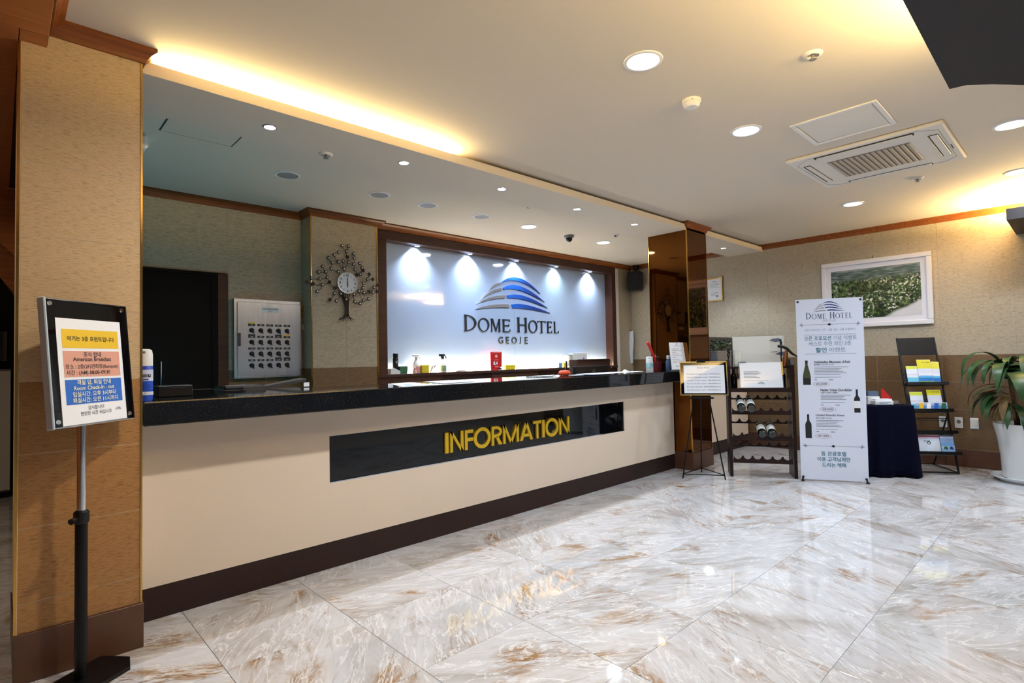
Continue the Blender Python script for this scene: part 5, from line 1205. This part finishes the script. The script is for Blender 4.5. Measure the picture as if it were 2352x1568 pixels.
t = brochure(.02, .665, .30, .095, cover_material('brochure_long', [(0, (180, 190, 216)), (.3, (96, 140, 200)), (.6, (170, 180, 210)), (.8, (200, 206, 226))], 9), 'wide low leaflet lying across the front of the second shelf', .060)
for k, m in enumerate((M_SYEL, M_PAPER, M_SBLUE, M_GREEN)): MB().prism([(-.13+.07*k, .005), (-.09+.07*k, .005), (-.07+.07*k, .09), (-.11+.07*k, .09)], -.0008, 0).obj('stripe_print', m, t)
t = brochure(-.062, .205, .205, .205, c3, 'white brochure with red and grey art, left on the bottom shelf', .045); brlab(t, '거제', -.02, .135, .06); MB().ring([(-.0+.018*math.cos(2*math.pi*i/16), .12+.018*math.sin(2*math.pi*i/16)) for i in range(16)], [(-.0+.011*math.cos(2*math.pi*i/16), .12+.011*math.sin(2*math.pi*i/16)) for i in range(16)], -.0008, 0).obj('ring_print', M_GREEN, t)
for k in range(4): MB().prism([(-.05+.04*k, .018), (-.035+.04*k, .018), (-.03+.04*k, .032), (-.046+.04*k, .03)], -.0008, 0).obj('island_print', M_DKGREY, t)
t = brochure(.112, .205, .125, .20, c4, 'sky blue travel brochure, right on the bottom shelf', .040)
for x, m in ((-.02, M_GREEN), (.03, M_NAVY)): MB().prism([(x-.018, .055), (x+.016, .05), (x+.02, .075), (x, .085), (x-.016, .078)], -.0008, 0).obj('island_print', m, t)

# ================================================================= WALL OUTLETS, PICTURE, CERTIFICATE
for k, (y, z, l) in enumerate(((1.215, .497, 'white wall outlet seen through the brochure rack'), (1.073, .497, 'white wall outlet right of the brochure rack'), (.936, .497, 'white double wall plate nearest the potted plant'))):
    t = thing('wall_outlet', l, 'outlet', (7.969, y, z), -math.pi/2)
    B('plate', M_WHITE, -.037, .037, -.010, 0, -.062, .062, t, .004)
    if k < 2: MB().cyl((0, -.0098, .012), (0, -.0125, .012), .02, n=18).obj('socket', M_GREYPL, t); 
    else: B('cover', M_OFFW, -.028, .028, -.013, -.010, -.03, .04, t, .002); B('port', M_PAPER, -.024, .024, -.014, -.010, -.052, -.034, t, .001)
pc = thing('framed_picture', 'white framed landscape photograph of shrubs and a path on the wall', 'picture', (7.966, 1.841, 2.061), -math.pi/2)
W2, H2 = 1.172/2, .852/2
b = MB()
for a in ((-W2, W2, H2-.055, H2), (-W2, W2, -H2, -H2+.055), (-W2, -W2+.055, -H2+.055, H2-.055), (W2-.055, W2, -H2+.055, H2-.055)): b.box(a[0], a[1], -.040, 0, a[2], a[3], .008, 2)
b.obj('frame', mat('white_frame', (228, 226, 230), .35), pc); B('mount', mat('picture_mount', (226, 224, 232), .6), -W2+.05, W2-.05, -.016, 0, -H2+.05, H2-.05, pc)
B('print', M_PIC, -.476, .476, -.0175, -.0155, -.312, .312, pc); MB().tube([(0, -.02, H2), (0, -.01, H2+.035)], .004, 6).obj('hook', M_BLKMET, pc)
ct = thing('certificate', 'gold framed certificate on the wall behind the mirrored pillar', 'certificate', (7.966, 3.92, 2.315), -math.pi/2)
b = MB(); w, h = .128, .178
for a in ((-w, w, h-.018, h), (-w, w, -h, -h+.018), (-w, -w+.018, -h+.018, h-.018), (w-.018, w, -h+.018, h-.018)): b.box(a[0], a[1], -.022, 0, a[2], a[3], .003)
b.obj('frame', M_BRASS, ct); B('document', M_PAPER, -w+.015, w-.015, -.012, -.002, -h+.015, h-.015, ct)
bars('print_line', M_GREYINK, ct, [(-.04, .04, .12, .008)]+[(-.08, .075, .09-.02*k, .004) for k in range(4)]+[(-.06, .06, -.05-.02*k, .004) for k in range(3)], -.0126); MB().cyl((.04, -.012, -.105), (.04, -.0135, -.105), .016, n=16).obj('seal', M_GREYINK, ct)

# ================================================================= POTTED PLANT
pt = thing('potted_plant', 'drooping strap-leaved plant in a white glazed pot at the right edge', 'plant', (7.46, .50, 0))
MB().lathe([(0, .012), (.20, .012), (.225, .018), (.262, .048), (.27, .055), (.264, .058), (.22, .03), (0, .026)], 40).obj('saucer', M_POT, pt, smooth=True)
MB().lathe([(0, .03), (.150, .03), (.172, .04), (.180, .10), (.186, .25), (.205, .42), (.232, .56), (.236, .58), (.218, .58), (.205, .52), (0, .52)], 40).obj('pot', M_POT, pt, smooth=True)
MB().lathe([(0, .545), (.12, .548), (.213, .54), (.213, .52)], 30).obj('soil', M_SOIL, pt)
MB().lathe([(0, 0), (.20, 0), (.20, .012), (0, .012)], 30).obj('foot', M_POT, pt)
for dx, dy, h, r in ((-.03, .04, 1.02, .022), (.06, -.05, 1.12, .02)):
    MB().tube([(dx, dy, .52), (dx*1.3, dy*1.2, .7), (dx*1.6-.02, dy*1.5+.02, h)], [r*1.2, r, r*.8], 10).obj('trunk', M_TRUNK, pt, smooth=True)
def leaf(base, az, length, rise, droop, w, m, twist=0.0):
    n = 12; d = Vector((math.cos(az), math.sin(az), 0)); side = Vector((-d.y, d.x, 0)); rowsL = []
    p = Vector(base); e = rise
    for i in range(n+1):
        t = i/n; ww = w*(math.sin(math.pi*min(1, t*.93+.09))**.75)*(1 if t < .97 else .3)
        sag = side*math.cos(twist*t)+Vector((0, 0, 1))*math.sin(twist*t)
        mid = p+Vector((0, 0, -ww*.25)); rowsL.append([p-sag*ww, mid, p+sag*ww])
        e = rise-(rise+droop)*min(1, t*1.25)**1.1
        p = p+(d*math.cos(e)+Vector((0, 0, 1))*math.sin(e))*(length/n)
    MB().strip(rowsL).obj('leaf', m, pt, smooth=True)
cr = Vector((-.125, .115, 1.06)); random.seed(11)
view = math.atan2(-.728, -.686)       # azimuth that points back to the lobby
L_ = math.atan2(.686, -.728)           # azimuth that runs left across the picture
for k, (az, ln, ri, dr_, w) in enumerate(((L_, .72, 1.25, 1.5, .030), (L_+.35, .60, 1.2, 1.5, .034), (L_-.30, .62, 1.1, 1.5, .028), (L_+.1, .50, .75, 1.5, .040), (L_+.7, .55, .75, 1.5, .052), (L_-.7, .48, .9, 1.4, .040), (view+.15, .54, .6, 1.52, .070), (view+.6, .56, .55, 1.53, .060), (view-.4, .58, .6, 1.52, .058),
        (view+1.0, .60, .8, 1.5, .050), (view-.9, .58, .8, 1.5, .050), (view-1.5, .66, 1.0, 1.4, .036), (view+2.2, .5, 1.2, 1.4, .034), (view+3.0, .5, 1.2, 1.4, .04), (view-2.2, .55, 1.1, 1.4, .036))):
    leaf(cr+Vector((random.uniform(-.02, .02), random.uniform(-.02, .02), random.uniform(-.04, .06))), az+random.uniform(-.06, .06), ln, ri, dr_, w, M_LEAF, random.uniform(-.45, .45))
cr2 = Vector((.10, -.08, 1.10))
for k in range(12): leaf(cr2, k*.524+random.uniform(-.15, .15), random.uniform(.5, .72), random.uniform(.7, 1.2), random.uniform(1.2, 1.5), random.uniform(.034, .052), M_LEAF, random.uniform(-.4, .4))
for k in range(14): leaf(cr+Vector((random.uniform(-.03, .05), random.uniform(-.04, .03), -.10-.022*k)), L_-1.0+k*.27, random.uniform(.34, .50), random.uniform(-.2, .4), 1.5, random.uniform(.026, .042), M_LEAF if k % 3 else M_DEADLEAF, random.uniform(-.6, .6))
for k in range(7): leaf(cr+Vector((0, 0, -.25)), L_-.5+k*.3, random.uniform(.26, .36), -.3, 1.5, .012, M_DEADLEAF, random.uniform(-1, 1))
